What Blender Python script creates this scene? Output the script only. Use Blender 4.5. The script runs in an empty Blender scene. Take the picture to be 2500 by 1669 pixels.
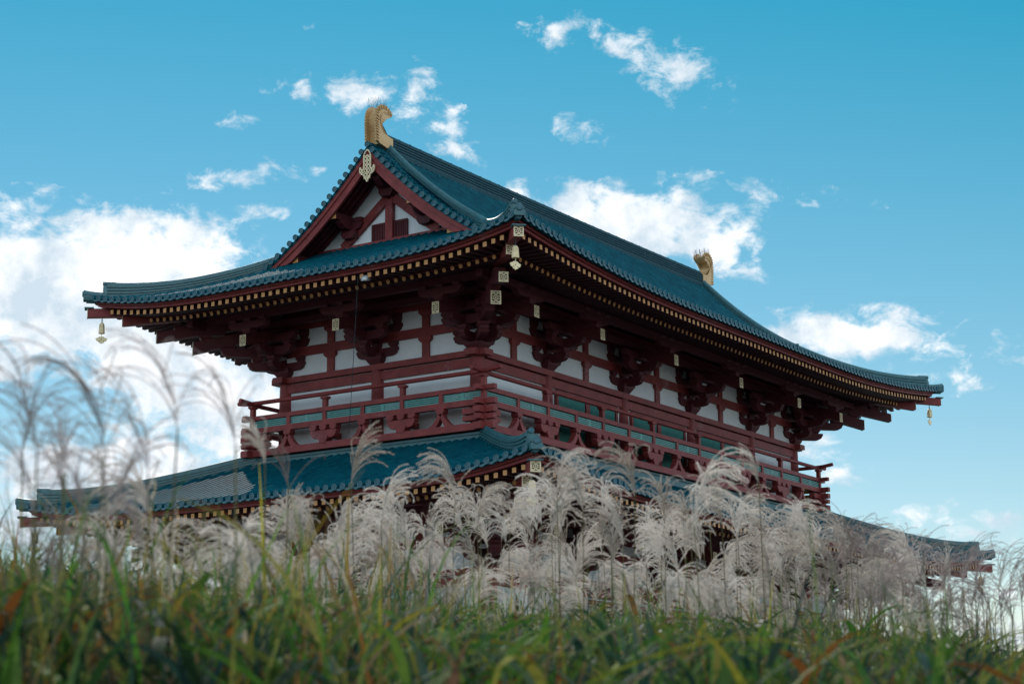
import bpy, math, random
from mathutils import Vector, Matrix
V = Vector
PI = math.pi
rad = math.radians
rng = random.Random(11)
scene = bpy.context.scene
COL = scene.collection

# ------------------------------------------------------------------ mesh builder
class MB:
    def __init__(self):
        self.v = []; self.f = []; self.m = []; self.s = []; self.c = None
    def add(self, vs, fs, mi=0, sm=False):
        b = len(self.v)
        self.v.extend([tuple(p) for p in vs])
        for f in fs:
            self.f.append(tuple(i + b for i in f)); self.m.append(mi); self.s.append(sm)
    def box(self, p0, p1, mi=0):
        x0, y0, z0 = p0; x1, y1, z1 = p1
        self.add([(x0,y0,z0),(x1,y0,z0),(x1,y1,z0),(x0,y1,z0),(x0,y0,z1),(x1,y0,z1),(x1,y1,z1),(x0,y1,z1)],
                 [(0,3,2,1),(4,5,6,7),(0,1,5,4),(1,2,6,5),(2,3,7,6),(3,0,4,7)], mi)
    def hexa(self, vs, mi=0):          # 8 points: bottom ring 0-3, top ring 4-7
        self.add(vs, [(0,3,2,1),(4,5,6,7),(0,1,5,4),(1,2,6,5),(2,3,7,6),(3,0,4,7)], mi)
    def fbox(self, F, t0, t1, o0, o1, z0, z1, mi=0):
        self.hexa([F(t0,o0,z0),F(t1,o0,z0),F(t1,o1,z0),F(t0,o1,z0),F(t0,o0,z1),F(t1,o0,z1),F(t1,o1,z1),F(t0,o1,z1)], mi)
    def vbar(self, p, q, w, h, mi=0, endmi=None):   # sheared bar with vertical ends
        p = V(p); q = V(q)
        d = V((q.x-p.x, q.y-p.y, 0))
        d = d.normalized() if d.length > 1e-6 else V((1,0,0))
        l = V((-d.y, d.x, 0)) * (w/2); u = V((0,0,h/2))
        vs = [p-l-u, p+l-u, p+l+u, p-l+u, q-l-u, q+l-u, q+l+u, q-l+u]
        self.add(vs, [(0,1,2,3),(0,4,5,1),(1,5,6,2),(2,6,7,3),(3,7,4,0)], mi)
        self.add([vs[4],vs[5],vs[6],vs[7]], [(0,3,2,1)], mi if endmi is None else endmi)
    def tube(self, pts, radii, n=8, mi=0, sm=True, caps=True, capmi=None, up=V((0,0,1))):
        pts = [V(p) for p in pts]
        if not hasattr(radii, '__len__'): radii = [radii]*len(pts)
        vs = []; fs = []
        for i, p in enumerate(pts):
            t = (pts[min(i+1,len(pts)-1)] - pts[max(i-1,0)]).normalized()
            a = t.cross(up)
            if a.length < 1e-4: a = t.cross(V((1,0,0)))
            a.normalize(); b = a.cross(t)
            for k in range(n):
                ang = 2*PI*k/n
                vs.append(p + (a*math.cos(ang) + b*math.sin(ang))*radii[i])
        for i in range(len(pts)-1):
            for k in range(n):
                k2 = (k+1) % n
                fs.append((i*n+k, i*n+k2, (i+1)*n+k2, (i+1)*n+k))
        self.add(vs, fs, mi, sm)
        if caps:
            cm = mi if capmi is None else capmi
            self.add(vs[:n], [tuple(range(n))], mi)
            self.add(vs[-n:], [tuple(range(n))], cm)
    def prism(self, poly, f0, f1, mi=0, sm=False):   # poly list of (u,v); f0/f1 map (u,v) to the two faces
        n = len(poly)
        a = [f0(u,v) for u,v in poly]; b = [f1(u,v) for u,v in poly]
        self.add(a, [tuple(range(n))], mi); self.add(b, [tuple(reversed(range(n)))], mi)
        self.add(a+b, [(i,(i+1)%n,n+(i+1)%n,n+i) for i in range(n)], mi, sm)
    def sweep(self, secs, closed=False, mi=0, sm=False, caps=False):  # list of rings
        n = len(secs[0]); vs = [p for s in secs for p in s]; fs = []
        for i in range(len(secs)-1):
            for k in range(n if closed else n-1):
                k2 = (k+1) % n
                fs.append((i*n+k, i*n+k2, (i+1)*n+k2, (i+1)*n+k))
        self.add(vs, fs, mi, sm)
        if caps:
            self.add(secs[0], [tuple(range(n))], mi); self.add(secs[-1], [tuple(reversed(range(n)))], mi)
    def mesh(self, name, mats):
        me = bpy.data.meshes.new(name)
        me.from_pydata(self.v, [], self.f)
        if not isinstance(mats, (list, tuple)): mats = [mats]
        for m in mats: me.materials.append(m)
        me.polygons.foreach_set('material_index', self.m)
        me.polygons.foreach_set('use_smooth', self.s)
        if self.c is not None:
            ca = me.color_attributes.new('Col', 'FLOAT_COLOR', 'POINT')
            ca.data.foreach_set('color', [x for c in self.c for x in c])
        me.update()
        return me
    def build(self, name, mats, parent=None, label=None, kind=None):
        o = bpy.data.objects.new(name, self.mesh(name, mats)); COL.objects.link(o)
        if parent: o.parent = parent
        if label: o['label'] = label
        if kind: o['kind'] = kind
        return o

def tag(o, label, cat, group=None):
    o['label'] = label; o['category'] = cat; o['kind'] = 'thing'
    if group: o['group'] = group
    return o
def empty(name, loc=(0,0,0)):
    o = bpy.data.objects.new(name, None); COL.objects.link(o); o.location = loc; o.empty_display_size = .2
    return o
def copy_tree(o, parent=None):
    c = o.copy(); COL.objects.link(c); c.parent = parent
    for ch in o.children: copy_tree(ch, c)
    return c

# ------------------------------------------------------------------ materials
def new_mat(name):
    m = bpy.data.materials.new(name); m.use_nodes = True
    nt = m.node_tree
    return m, nt, nt.nodes['Principled BSDF']
def nd(nt, typ, **kw):
    n = nt.nodes.new(typ)
    for k, v in kw.items():
        setattr(n, k, v)
    return n
def painted(name, c1, c2, rough=.55, scale=3, wear=None, wear_amt=0.0, metal=0.0, bump=.0, spec=.4, stretch=(1,1,1)):
    m, nt, b = new_mat(name)
    tc = nd(nt,'ShaderNodeTexCoord'); mp = nd(nt,'ShaderNodeMapping'); mp.inputs['Scale'].default_value = stretch
    nt.links.new(tc.outputs['Object'], mp.inputs['Vector'])
    n = nd(nt,'ShaderNodeTexNoise'); n.inputs['Scale'].default_value = scale; n.inputs['Detail'].default_value = 6; n.inputs['Roughness'].default_value = .65
    nt.links.new(mp.outputs['Vector'], n.inputs['Vector'])
    r = nd(nt,'ShaderNodeValToRGB'); r.color_ramp.elements[0].position = .3; r.color_ramp.elements[1].position = .7
    r.color_ramp.elements[0].color = (*c1,1); r.color_ramp.elements[1].color = (*c2,1)
    nt.links.new(n.outputs['Fac'], r.inputs['Fac'])
    col = r.outputs['Color']
    if wear:
        n2 = nd(nt,'ShaderNodeTexNoise'); n2.inputs['Scale'].default_value = scale*9; n2.inputs['Detail'].default_value = 5; n2.inputs['Roughness'].default_value=.7
        nt.links.new(mp.outputs['Vector'], n2.inputs['Vector'])
        n3 = nd(nt,'ShaderNodeTexNoise'); n3.inputs['Scale'].default_value = .9; n3.inputs['Detail'].default_value = 2
        nt.links.new(mp.outputs['Vector'], n3.inputs['Vector'])
        ad = nd(nt,'ShaderNodeMath', operation='MULTIPLY'); nt.links.new(n2.outputs['Fac'], ad.inputs[0]); nt.links.new(n3.outputs['Fac'], ad.inputs[1])
        r2 = nd(nt,'ShaderNodeValToRGB'); r2.color_ramp.elements[0].position = .36; r2.color_ramp.elements[1].position = .42
        r2.color_ramp.elements[0].color = (0,0,0,1); r2.color_ramp.elements[1].color = (wear_amt,)*3+(1,)
        nt.links.new(ad.outputs[0], r2.inputs['Fac'])
        mx = nd(nt,'ShaderNodeMix', data_type='RGBA'); mx.inputs['B'].default_value = (*wear,1)
        nt.links.new(r2.outputs['Color'], mx.inputs['Factor']); nt.links.new(col, mx.inputs['A'])
        col = mx.outputs['Result']
    nt.links.new(col, b.inputs['Base Color'])
    b.inputs['Roughness'].default_value = rough; b.inputs['Metallic'].default_value = metal
    b.inputs['Specular IOR Level'].default_value = spec
    if bump:
        bp = nd(nt,'ShaderNodeBump'); bp.inputs['Strength'].default_value = bump; bp.inputs['Distance'].default_value = .02
        nt.links.new(n.outputs['Fac'], bp.inputs['Height']); nt.links.new(bp.outputs['Normal'], b.inputs['Normal'])
    return m
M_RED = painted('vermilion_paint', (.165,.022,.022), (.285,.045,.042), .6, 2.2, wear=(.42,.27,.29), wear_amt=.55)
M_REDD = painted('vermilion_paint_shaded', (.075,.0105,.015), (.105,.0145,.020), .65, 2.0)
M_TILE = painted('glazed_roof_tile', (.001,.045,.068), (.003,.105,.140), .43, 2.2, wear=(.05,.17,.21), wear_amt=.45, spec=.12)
M_MAINR = painted('main_ridge_tile', (.012,.055,.075), (.035,.10,.125), .5, 8, wear=(.16,.22,.25), wear_amt=.4, spec=.2)
M_EAVE = painted('eave_timber_shaded', (.036,.0065,.009), (.055,.009,.012), .7, 2.0)  # the red darkened further: under-eave shade put into the colour
M_PAN = painted('pan_tile', (.002,.026,.046), (.005,.042,.068), .6, 5, spec=.12)  # darker than the cover tiles: trough dirt and shade put into the colour
M_RIDGE = painted('ridge_tile', (.022,.10,.12), (.05,.165,.185), .40, 6, wear=(.25,.33,.35), wear_amt=.5, spec=.5)
M_DISC = painted('tile_end', (.03,.11,.145), (.075,.175,.21), .5, 9)
M_PLASTER = painted('white_plaster', (.70,.74,.77), (.83,.86,.88), .85, .9, wear=(.5,.5,.5), wear_amt=.4)
M_OCHRE = painted('ochre_end_paint', (.66,.31,.11), (.76,.39,.16), .55, 4)
M_GREEN = painted('pale_green_slat', (.09,.27,.255), (.14,.36,.335), .5, 5)
M_LATT = painted('green_lattice', (.03,.2,.18), (.05,.28,.25), .5, 5)
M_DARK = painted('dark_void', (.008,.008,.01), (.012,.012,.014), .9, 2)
M_GOLD = painted('gilt_plate', (.80,.63,.38), (.92,.77,.53), .42, 14, metal=.2)
M_GOLDD = painted('gilt_recess', (.05,.028,.022), (.075,.04,.028), .7, 14)
M_SHIBI = painted('gilded_bronze', (.50,.29,.12), (.66,.43,.21), .42, 1.5, metal=.35)
M_BELL = painted('gilt_bell', (.80,.62,.34), (.92,.78,.50), .42, 9, metal=.15)
M_STEEL = painted('dark_wire', (.05,.08,.11), (.08,.12,.15), .5, 9, metal=.3)
M_STONE = painted('podium_stone', (.28,.27,.25), (.38,.37,.34), .85, 2.5, bump=.3)
M_GREY = painted('grey_casing', (.3,.3,.31), (.4,.4,.41), .5, 5)

def satin(m, fac, rough):
    """matt body with a thin sheen: swaps the surface shader for a diffuse / glossy mix"""
    nt = m.node_tree; b = nt.nodes['Principled BSDF']; col = b.inputs['Base Color'].links[0].from_socket
    d = nd(nt,'ShaderNodeBsdfDiffuse'); g = nd(nt,'ShaderNodeBsdfGlossy'); g.inputs['Roughness'].default_value = rough
    mx = nd(nt,'ShaderNodeMixShader'); mx.inputs[0].default_value = fac
    nt.links.new(col, d.inputs['Color']); nt.links.new(d.outputs[0], mx.inputs[1]); nt.links.new(g.outputs[0], mx.inputs[2])
    nt.links.new(mx.outputs[0], nt.nodes['Material Output'].inputs['Surface'])
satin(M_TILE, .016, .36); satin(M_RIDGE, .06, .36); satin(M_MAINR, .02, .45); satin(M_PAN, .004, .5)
def leaf_mat(name, attr=True, base=(.5,.45,.42), rough=.45, transl=.45, tint=(1,1,1)):
    m, nt, b = new_mat(name)
    out = nt.nodes['Material Output']
    if attr:
        a = nd(nt,'ShaderNodeVertexColor', layer_name='Col'); col = a.outputs['Color']
    else:
        tc = nd(nt,'ShaderNodeTexCoord'); n = nd(nt,'ShaderNodeTexNoise'); n.inputs['Scale'].default_value = 14
        oi = nd(nt,'ShaderNodeObjectInfo')
        nt.links.new(tc.outputs['Object'], n.inputs['Vector'])
        ad = nd(nt,'ShaderNodeMath', operation='MULTIPLY_ADD'); ad.inputs[1].default_value = .5
        nt.links.new(n.outputs['Fac'], ad.inputs[0])
        ml = nd(nt,'ShaderNodeMath', operation='MULTIPLY'); ml.inputs[1].default_value = .5
        nt.links.new(oi.outputs['Random'], ml.inputs[0]); nt.links.new(ml.outputs[0], ad.inputs[2])
        r = nd(nt,'ShaderNodeValToRGB')
        r.color_ramp.elements[0].position=.2; r.color_ramp.elements[1].position=.85
        r.color_ramp.elements[0].color = (*[x*y for x,y in zip(base,(.62,.56,.50))],1); r.color_ramp.elements[1].color = (*[min(1,x*1.25) for x in base],1)
        nt.links.new(ad.outputs[0], r.inputs['Fac']); col = r.outputs['Color']
    t = nd(nt,'ShaderNodeBsdfTranslucent'); nt.links.new(col, t.inputs['Color'])
    mx = nd(nt,'ShaderNodeMixShader'); mx.inputs[0].default_value = transl
    df = nd(nt,'ShaderNodeBsdfDiffuse'); nt.links.new(col, df.inputs['Color'])
    gl = nd(nt,'ShaderNodeBsdfGlossy'); gl.inputs['Roughness'].default_value = rough
    m0 = nd(nt,'ShaderNodeMixShader'); m0.inputs[0].default_value = .018
    nt.links.new(df.outputs[0], m0.inputs[1]); nt.links.new(gl.outputs[0], m0.inputs[2])
    nt.links.new(m0.outputs[0], mx.inputs[1]); nt.links.new(t.outputs[0], mx.inputs[2]); nt.links.new(mx.outputs[0], out.inputs['Surface'])
    nt.nodes.remove(b)
    return m
M_LEAF = leaf_mat('grass_leaf', True, rough=.55, transl=.33)
M_PLUME = leaf_mat('plume_silk', False, (.73,.685,.645), .7, .47)
M_THIN = leaf_mat('plume_sparse', False, (.47,.41,.40), .7, .5)
M_STALK = leaf_mat('plume_stalk', False, (.16,.15,.07), .6, .2)

# ------------------------------------------------------------------ camera, sun, sky
CAM = V((-59.7105, -37.3374, 1.3701))
YAW, PITCH, ROLL = rad(33.6414), rad(12.5784), rad(-.4907)
cd = bpy.data.cameras.new('camera'); cam = bpy.data.objects.new('camera', cd); COL.objects.link(cam); scene.camera = cam
fw = V((math.cos(PITCH)*math.cos(YAW), math.cos(PITCH)*math.sin(YAW), math.sin(PITCH)))
rt = V((math.sin(YAW), -math.cos(YAW), 0)); up = rt.cross(fw)
r2 = rt*math.cos(ROLL) + up*math.sin(ROLL); u2 = up*math.cos(ROLL) - rt*math.sin(ROLL)
cam.matrix_world = Matrix(((r2.x,u2.x,-fw.x,CAM.x),(r2.y,u2.y,-fw.y,CAM.y),(r2.z,u2.z,-fw.z,CAM.z),(0,0,0,1)))
cd.sensor_width = 36; cd.lens = 36*4580.4/2500; cd.clip_start = .05; cd.clip_end = 9000
cd.dof.use_dof = True; cd.dof.focus_distance = 57; cd.dof.aperture_fstop = 6.3

SUN_AZ, SUN_EL = rad(46), rad(30)      # azimuth of the sun measured from +X towards +Y
sd = bpy.data.lights.new('sun','SUN'); sun = bpy.data.objects.new('sun', sd); COL.objects.link(sun)
sd.energy = 5.0; sd.angle = rad(.5); sd.color = (1,.94,.86)
sdir = V((math.cos(SUN_EL)*math.cos(SUN_AZ), math.cos(SUN_EL)*math.sin(SUN_AZ), math.sin(SUN_EL)))
sun.rotation_euler = sdir.to_track_quat('Z','Y').to_euler()

CLOUDS = [(47.6,13.9,4.8,2.0,0,1.25),(44.6,12.6,2.6,2.0,10,1.15),(45.0,14.9,2.7,1.35,0,1.15),(43.35,14.25,1.2,.93,0,.9),(48.52,12.6,2.66,1.2,0,.9),(43.6,11.5,3.4,1.8,20,1.15),
 (41.39,10.47,1.46,1.07,30,.9),(48.98,11.55,1.46,.8,0,.8),(47.0,8.5,2.3,.85,0,1.2),(44.8,8.7,2.0,.95,0,1.15),(43.35,9.65,1.2,.53,0,.6),(48.5,7.01,1.46,.8,0,.8),
 (49.47,16.02,1.07,.4,0,.7),(47.78,16.0,.8,.33,0,.45),(42.36,17.4,1.6,.35,-8,.6),(41.38,16.51,.8,.24,0,.5),(38.4,20.12,1.07,.48,-10,.72),(36.79,19.91,.48,.83,25,.75),
 (35.74,19.13,.67,.53,0,.6),(35.26,18.41,.83,.37,30,.72),(40.35,20.08,.87,.37,20,.55),(32.2,22.01,.73,.32,0,.62),(29.95,21.41,.93,.51,40,.6),(28.36,20.71,1.33,.7,25,.79),
 (30.79,21.85,.37,.21,40,.45),(31.2,19.03,.64,.32,10,.5),(42.68,19.14,.56,.17,0,.5),(33.38,17.21,1.2,.35,15,.62),(29.6,16.1,3.2,1.15,8,1.0),(27.76,15.43,1.73,.73,25,.85),
 (26.07,16.95,2.4,.27,8,.5),(23.04,12.47,2.4,.8,5,.95),(21.72,12.53,1.46,.33,-5,.6),(20.12,11.04,1.13,.37,5,.72),(18.54,11.76,.6,.37,0,.45),(21.12,7.04,1.2,.32,5,.6),
 (18.99,6.81,1.0,.37,0,.7),(19.52,6.41,1.46,.35,0,.55),(24.39,9.05,.73,.45,0,.7),(23.76,8.44,.87,.37,0,.55),(19.2,3.54,2.13,.8,0,.7),(45.13,15.62,.67,.24,0,.5),
 (40.11,21.99,.4,.13,0,.3),(36.24,20.5,.33,.16,0,.4),(48.16,5.05,2.66,.8,0,.6),(41.28,5.37,3.33,.8,0,.9),(46.5,15.6,1.4,.7,-10,1.0),(41.6,9.6,1.6,1.1,20,1.1)]
def make_world():
    w = bpy.data.worlds.new('World'); scene.world = w; w.use_nodes = True
    nt = w.node_tree; L = nt.links; bg = nt.nodes['Background']
    sky = nd(nt,'ShaderNodeTexSky', sky_type='NISHITA'); sky.sun_disc = False
    sky.sun_elevation = SUN_EL; sky.sun_rotation = PI/2 - SUN_AZ
    sky.air_density = 1.0; sky.dust_density = 0.0; sky.ozone_density = 1.6
    tint = nd(nt,'ShaderNodeMix', data_type='RGBA', blend_type='MULTIPLY'); tint.inputs['Factor'].default_value = 1
    tint.inputs['B'].default_value = (*SKY_TINT, 1)
    L.new(sky.outputs[0], tint.inputs['A'])
    sp = nd(nt,'ShaderNodeSeparateColor'); cm = nd(nt,'ShaderNodeCombineColor'); L.new(tint.outputs['Result'], sp.inputs[0])
    tc = nd(nt,'ShaderNodeTexCoord'); sx = nd(nt,'ShaderNodeSeparateXYZ'); L.new(tc.outputs['Generated'], sx.inputs[0])
    def M(op, a, b=None, c=None):
        n = nd(nt,'ShaderNodeMath', operation=op)
        for i, x in enumerate((a,b,c)):
            if x is None: continue
            if isinstance(x,(int,float)): n.inputs[i].default_value = x
            else: L.new(x, n.inputs[i])
        return n.outputs[0]
    L.new(M('MAXIMUM', M('MULTIPLY_ADD', sp.outputs[0], 2.3, -2.9), .35), cm.inputs[0]); L.new(M('MULTIPLY', sp.outputs[1], 1.00), cm.inputs[1]); L.new(M('MULTIPLY', sp.outputs[2], .88), cm.inputs[2])
    az = M('MULTIPLY', M('ARCTAN2', sx.outputs[1], sx.outputs[0]), 180/PI)
    el = M('MULTIPLY', M('ARCSINE', sx.outputs[2]), 180/PI)
    cb = nd(nt,'ShaderNodeCombineXYZ'); L.new(az, cb.inputs[0]); L.new(el, cb.inputs[1])
    # fine warp so that no edge is a clean ellipse
    nz = nd(nt,'ShaderNodeTexNoise'); nz.inputs['Scale'].default_value = .55; nz.inputs['Detail'].default_value = 7; nz.inputs['Roughness'].default_value = .68
    L.new(cb.outputs[0], nz.inputs['Vector'])
    wv = nd(nt,'ShaderNodeVectorMath', operation='MULTIPLY_ADD'); L.new(nz.outputs['Color'], wv.inputs[0])
    wv.inputs[1].default_value = (2.0,1.2,0); 
    sb = nd(nt,'ShaderNodeVectorMath', operation='ADD'); L.new(cb.outputs[0], sb.inputs[0]); sb.inputs[1].default_value = (-1.0,-.6,0)
    L.new(sb.outputs[0], wv.inputs[2])
    mask = None
    for a0,e0,rx,ry,an,wt in CLOUDS:
        if wt < .8: wt *= .70; rx *= 1.2; ry *= 1.15
        mp = nd(nt,'ShaderNodeMapping', vector_type='TEXTURE')
        mp.inputs['Location'].default_value = (a0,e0,0); mp.inputs['Rotation'].default_value = (0,0,rad(an)); mp.inputs['Scale'].default_value = (rx,ry,1)
        L.new(wv.outputs[0], mp.inputs['Vector'])
        ln = nd(nt,'ShaderNodeVectorMath', operation='LENGTH'); 
        fl = nd(nt,'ShaderNodeVectorMath', operation='MULTIPLY'); fl.inputs[1].default_value=(1,1,0); L.new(mp.outputs[0], fl.inputs[0]); L.new(fl.outputs[0], ln.inputs[0])
        val = M('MULTIPLY_ADD', ln.outputs['Value'], -wt*.95, wt*1.42)
        mask = val if mask is None else M('MAXIMUM', mask, val)
    mask = M('MAXIMUM', mask, 0.0)
    n2 = nd(nt,'ShaderNodeTexNoise'); n2.inputs['Scale'].default_value = 1.15; n2.inputs['Detail'].default_value = 9; n2.inputs['Roughness'].default_value = .62; n2.inputs['Distortion'].default_value = .3
    st = nd(nt,'ShaderNodeVectorMath', operation='MULTIPLY'); st.inputs[1].default_value = (.75,1.15,1); L.new(cb.outputs[0], st.inputs[0]); L.new(st.outputs[0], n2.inputs['Vector'])
    # ragged density of the listed clouds; unseen fill-light clouds are added below
    dn = M('MULTIPLY_ADD', n2.outputs['Fac'], 2.5, -1.27)
    dens = M('MULTIPLY', M('ADD', mask, dn), M('GREATER_THAN', mask, 0.001))
    mr = nd(nt,'ShaderNodeMapRange', interpolation_type='SMOOTHSTEP'); mr.inputs['From Min'].default_value = .16; mr.inputs['From Max'].default_value = .9
    L.new(dens, mr.inputs['Value'])
    # broken cloud added over the unseen sky as fill light, away from the gate
    vd = nd(nt,'ShaderNodeVectorMath', operation='DOT_PRODUCT'); L.new(tc.outputs['Generated'], vd.inputs[0]); vd.inputs[1].default_value = tuple(fw)
    away = nd(nt,'ShaderNodeMapRange', interpolation_type='SMOOTHSTEP'); away.inputs['From Min'].default_value = .86; away.inputs['From Max'].default_value = .70
    L.new(vd.outputs['Value'], away.inputs['Value'])
    n4 = nd(nt,'ShaderNodeTexNoise'); n4.inputs['Scale'].default_value = 2.6; n4.inputs['Detail'].default_value = 6; L.new(tc.outputs['Generated'], n4.inputs['Vector'])
    m4 = nd(nt,'ShaderNodeMapRange', interpolation_type='SMOOTHSTEP'); m4.inputs['From Min'].default_value = .42; m4.inputs['From Max'].default_value = .58
    L.new(n4.outputs['Fac'], m4.inputs['Value'])
    mrr = M('MAXIMUM', mr.outputs[0], M('MULTIPLY', m4.outputs[0], away.outputs[0]))
    cool = nd(nt,'ShaderNodeMix', data_type='RGBA'); cool.inputs['A'].default_value = CLOUD_COL; cool.inputs['B'].default_value = (16.5,18.3,19.8,1); L.new(away.outputs[0], cool.inputs['Factor'])  # added unseen clouds are made brighter than the visible ones, to lift shade
    # cloud brightness: bright tops, blue-grey thick undersides
    n3 = nd(nt,'ShaderNodeTexNoise'); n3.inputs['Scale'].default_value = .6; n3.inputs['Detail'].default_value = 6; n3.inputs['Roughness'].default_value=.6
    sh = nd(nt,'ShaderNodeVectorMath', operation='ADD'); sh.inputs[1].default_value = (4.3,7.7,2.2); L.new(cb.outputs[0], sh.inputs[0]); L.new(sh.outputs[0], n3.inputs['Vector'])
    rp = nd(nt,'ShaderNodeValToRGB'); e = rp.color_ramp.elements
    e[0].position = .38; e[0].color = (.58,.69,.77,1); e[1].position = .61; e[1].color = (1,1,1,1)
    L.new(n3.outputs['Fac'], rp.inputs['Fac'])
    cc = nd(nt,'ShaderNodeMix', data_type='RGBA', blend_type='MULTIPLY'); cc.inputs['Factor'].default_value = 1
    L.new(cool.outputs['Result'], cc.inputs['A']); L.new(rp.outputs['Color'], cc.inputs['B'])
    # haze: paler towards the horizon
    mx = nd(nt,'ShaderNodeMix', data_type='RGBA'); L.new(mrr, mx.inputs['Factor']); L.new(cm.outputs[0], mx.inputs['A']); L.new(cc.outputs['Result'], mx.inputs['B'])
    L.new(mx.outputs['Result'], bg.inputs['Color']); bg.inputs['Strength'].default_value = SKY_STR
SKY_TINT = (.62,.98,1.05); CLOUD_COL = (11.2,11.3,11.5,1); SKY_STR = .1
make_world()

# ------------------------------------------------------------------ the gate
gate = empty('temple_gate', (0,0,0))
tag(gate, 'two-storey vermilion timber gate with white walls and teal tiled roofs', 'gate')

def side(a, b, s):
    if s == 0: return lambda t,o,z: V((t,-b-o,z))
    if s == 1: return lambda t,o,z: V((a+o,t,z))
    if s == 2: return lambda t,o,z: V((-t,b+o,z))
    return lambda t,o,z: V((-a-o,-t,z))
ZU, ZL = 0.0, -7.05            # the lower storey repeats the upper one 7.05 m further down
AU, BU = 11.573, 3.972         # column lines, upper storey
AL, BL = 12.60, 5.035
COLX_U = [-11.573,-7.553,-2.518,2.518,7.553,11.573]
COLX_L = [-12.6,-7.553,-2.518,2.518,7.553,12.6]

OT = 4.777                     # overhang from column line to the eave tile ends
class Eave:
    def __init__(s, X, Y, zf, zs, lf, ls):
        s.X=X; s.Y=Y; s.zf=zf; s.zs=zs; s.lf=lf; s.ls=ls; s.a=X-OT; s.b=Y-OT
    def lift(s, k, t):
        r,t0,T,p = (s.lf if k%2==0 else s.ls)
        return r*(max(0.,abs(t)-t0)/(T-t0))**p
    def E0(s, k): return s.zf if k%2==0 else s.zs
    def E(s, k, t): return s.E0(k)+s.lift(k,t)
    def T(s, k): return s.X if k%2==0 else s.Y
    def F(s, k): return side(s.a, s.b, k)
    def surf(s, k, t, d):
        h = .33*d + .02*d*d + (.0018*d**3 if k%2==0 else 0) if s.X < 17 else .35*d + .005*d*d
        return s.E0(k) + h + s.lift(k,t)*max(0.,1-d/6.)**1.5
UP = Eave(16.35, 8.75, 16.05, 16.20, (.75,5.,16.35,2.2), (.60,2.,8.75,2.8))
LO = Eave(17.65,10.085, 8.98, 9.15, (.72,5.,17.65,3.0), (.56,3.,10.085,3.0))

GW = 10.92      # gable wall plane
VX = 12.25      # verge (bargeboard) plane
def dmax(ev, k, t):
    at = abs(t)
    if ev is UP:
        if k%2==0: return 8.72 if at < VX-.55 else max(0., UP.X-at)
        return min(UP.X-GW-.02, max(0., UP.Y-at))
    return min(5.25, max(0., ev.T(k)-at))
def roof_tiles(ev, mb):
    TL = .33; ROW = .315
    for k in range(4):
        F = ev.F(k); T = ev.T(k)
        n = int((T-.12)/ROW)
        ts = [(i)*ROW for i in range(-n, n+1)]
        P = lambda t,d,k=k,F=F: F(t, OT-d, ev.surf(k,t,d))
        for t in ts:                                   # cover tile rows
            dm = dmax(ev,k,t)
            if dm < .15: continue
            nseg = max(1,int(math.ceil(dm/TL)))
            rings = []
            for j in range(nseg):
                for q, rr in ((0,.091),(1,.087)):
                    d = min(dm, (j+q)*TL+.03*q)
                    p = P(t,d); tg = (P(t,min(dm,d+.05))-P(t,max(0,d-.05))).normalized()
                    l = (P(t+.05,d)-P(t-.05,d)).normalized(); nn = l.cross(tg)
                    if nn.z < 0: nn = -nn
                    rings.append([p + l*(math.cos(a)*rr) + nn*(math.sin(a)*rr) for a in (0,PI*.2,PI*.4,PI*.6,PI*.8,PI)])
            for j in range(0,len(rings),2): mb.sweep(rings[j:j+2], False, 0, True)     # one cover tile each
            # round end tile
            p = P(t,0); o2 = F(t,OT+.05,0)-F(t,OT,0); o2.normalize()
            l = (P(t+.05,0)-P(t-.05,0)).normalized(); u = V((0,0,1))
            c0 = p + o2*.03
            ring = lambda off, r: [c0 + o2*off + l*(math.cos(2*PI*i/14)*r) + u*(math.sin(2*PI*i/14)*r) for i in range(14)]
            mb.sweep([ring(-.14,.1),ring(.025,.102)], True, 0, True)
            mb.sweep([ring(.025,.102),ring(.025,.078),ring(.008,.074),ring(.008,.034),ring(.02,.03)], True, 1, False)
            R0 = ring(.02,.03); mb.add(R0, [tuple(range(14))], 1)
        for i in range(len(ts)-1):                      # pan tiles between the rows
            t0, t1 = ts[i], ts[i+1]; tm = (t0+t1)/2
            lat = [(t0,0.),(tm,-.05),(t1,0.)]
            dms = [dmax(ev,k,t) for t,_ in lat]; dm = max(dms)
            if dm < .05: continue
            nseg = max(1,int(math.ceil(dm/TL)))
            rings = []
            for j in range(nseg):
                for q, off in ((0,.012),(1,-.016)):
                    d = (j+q)*TL
                    rings.append([P(t,min(d,dd)) + V((0,0,off+dip-.01)) for (t,dip),dd in zip(lat,dms)])
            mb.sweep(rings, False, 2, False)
            # crescent end tile below the pan
            o2 = (F(0,1,0)-F(0,0,0)); w = (t1-t0)/2
            a = []; b = []
            for m in range(7):
                s_ = -1+2*m/6; t = tm+s_*w*.92
                zz = ev.surf(k,t,0)
                a.append(F(t, OT+.035, zz-.005-.055*(1-s_*s_))); b.append(F(t, OT+.035, zz-.06-.075*(1-s_*s_)))
            mb.sweep([a,b], False, 1, False)
            mb.sweep([[p - o2*.12 for p in b], b], False, 0, False)

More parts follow.
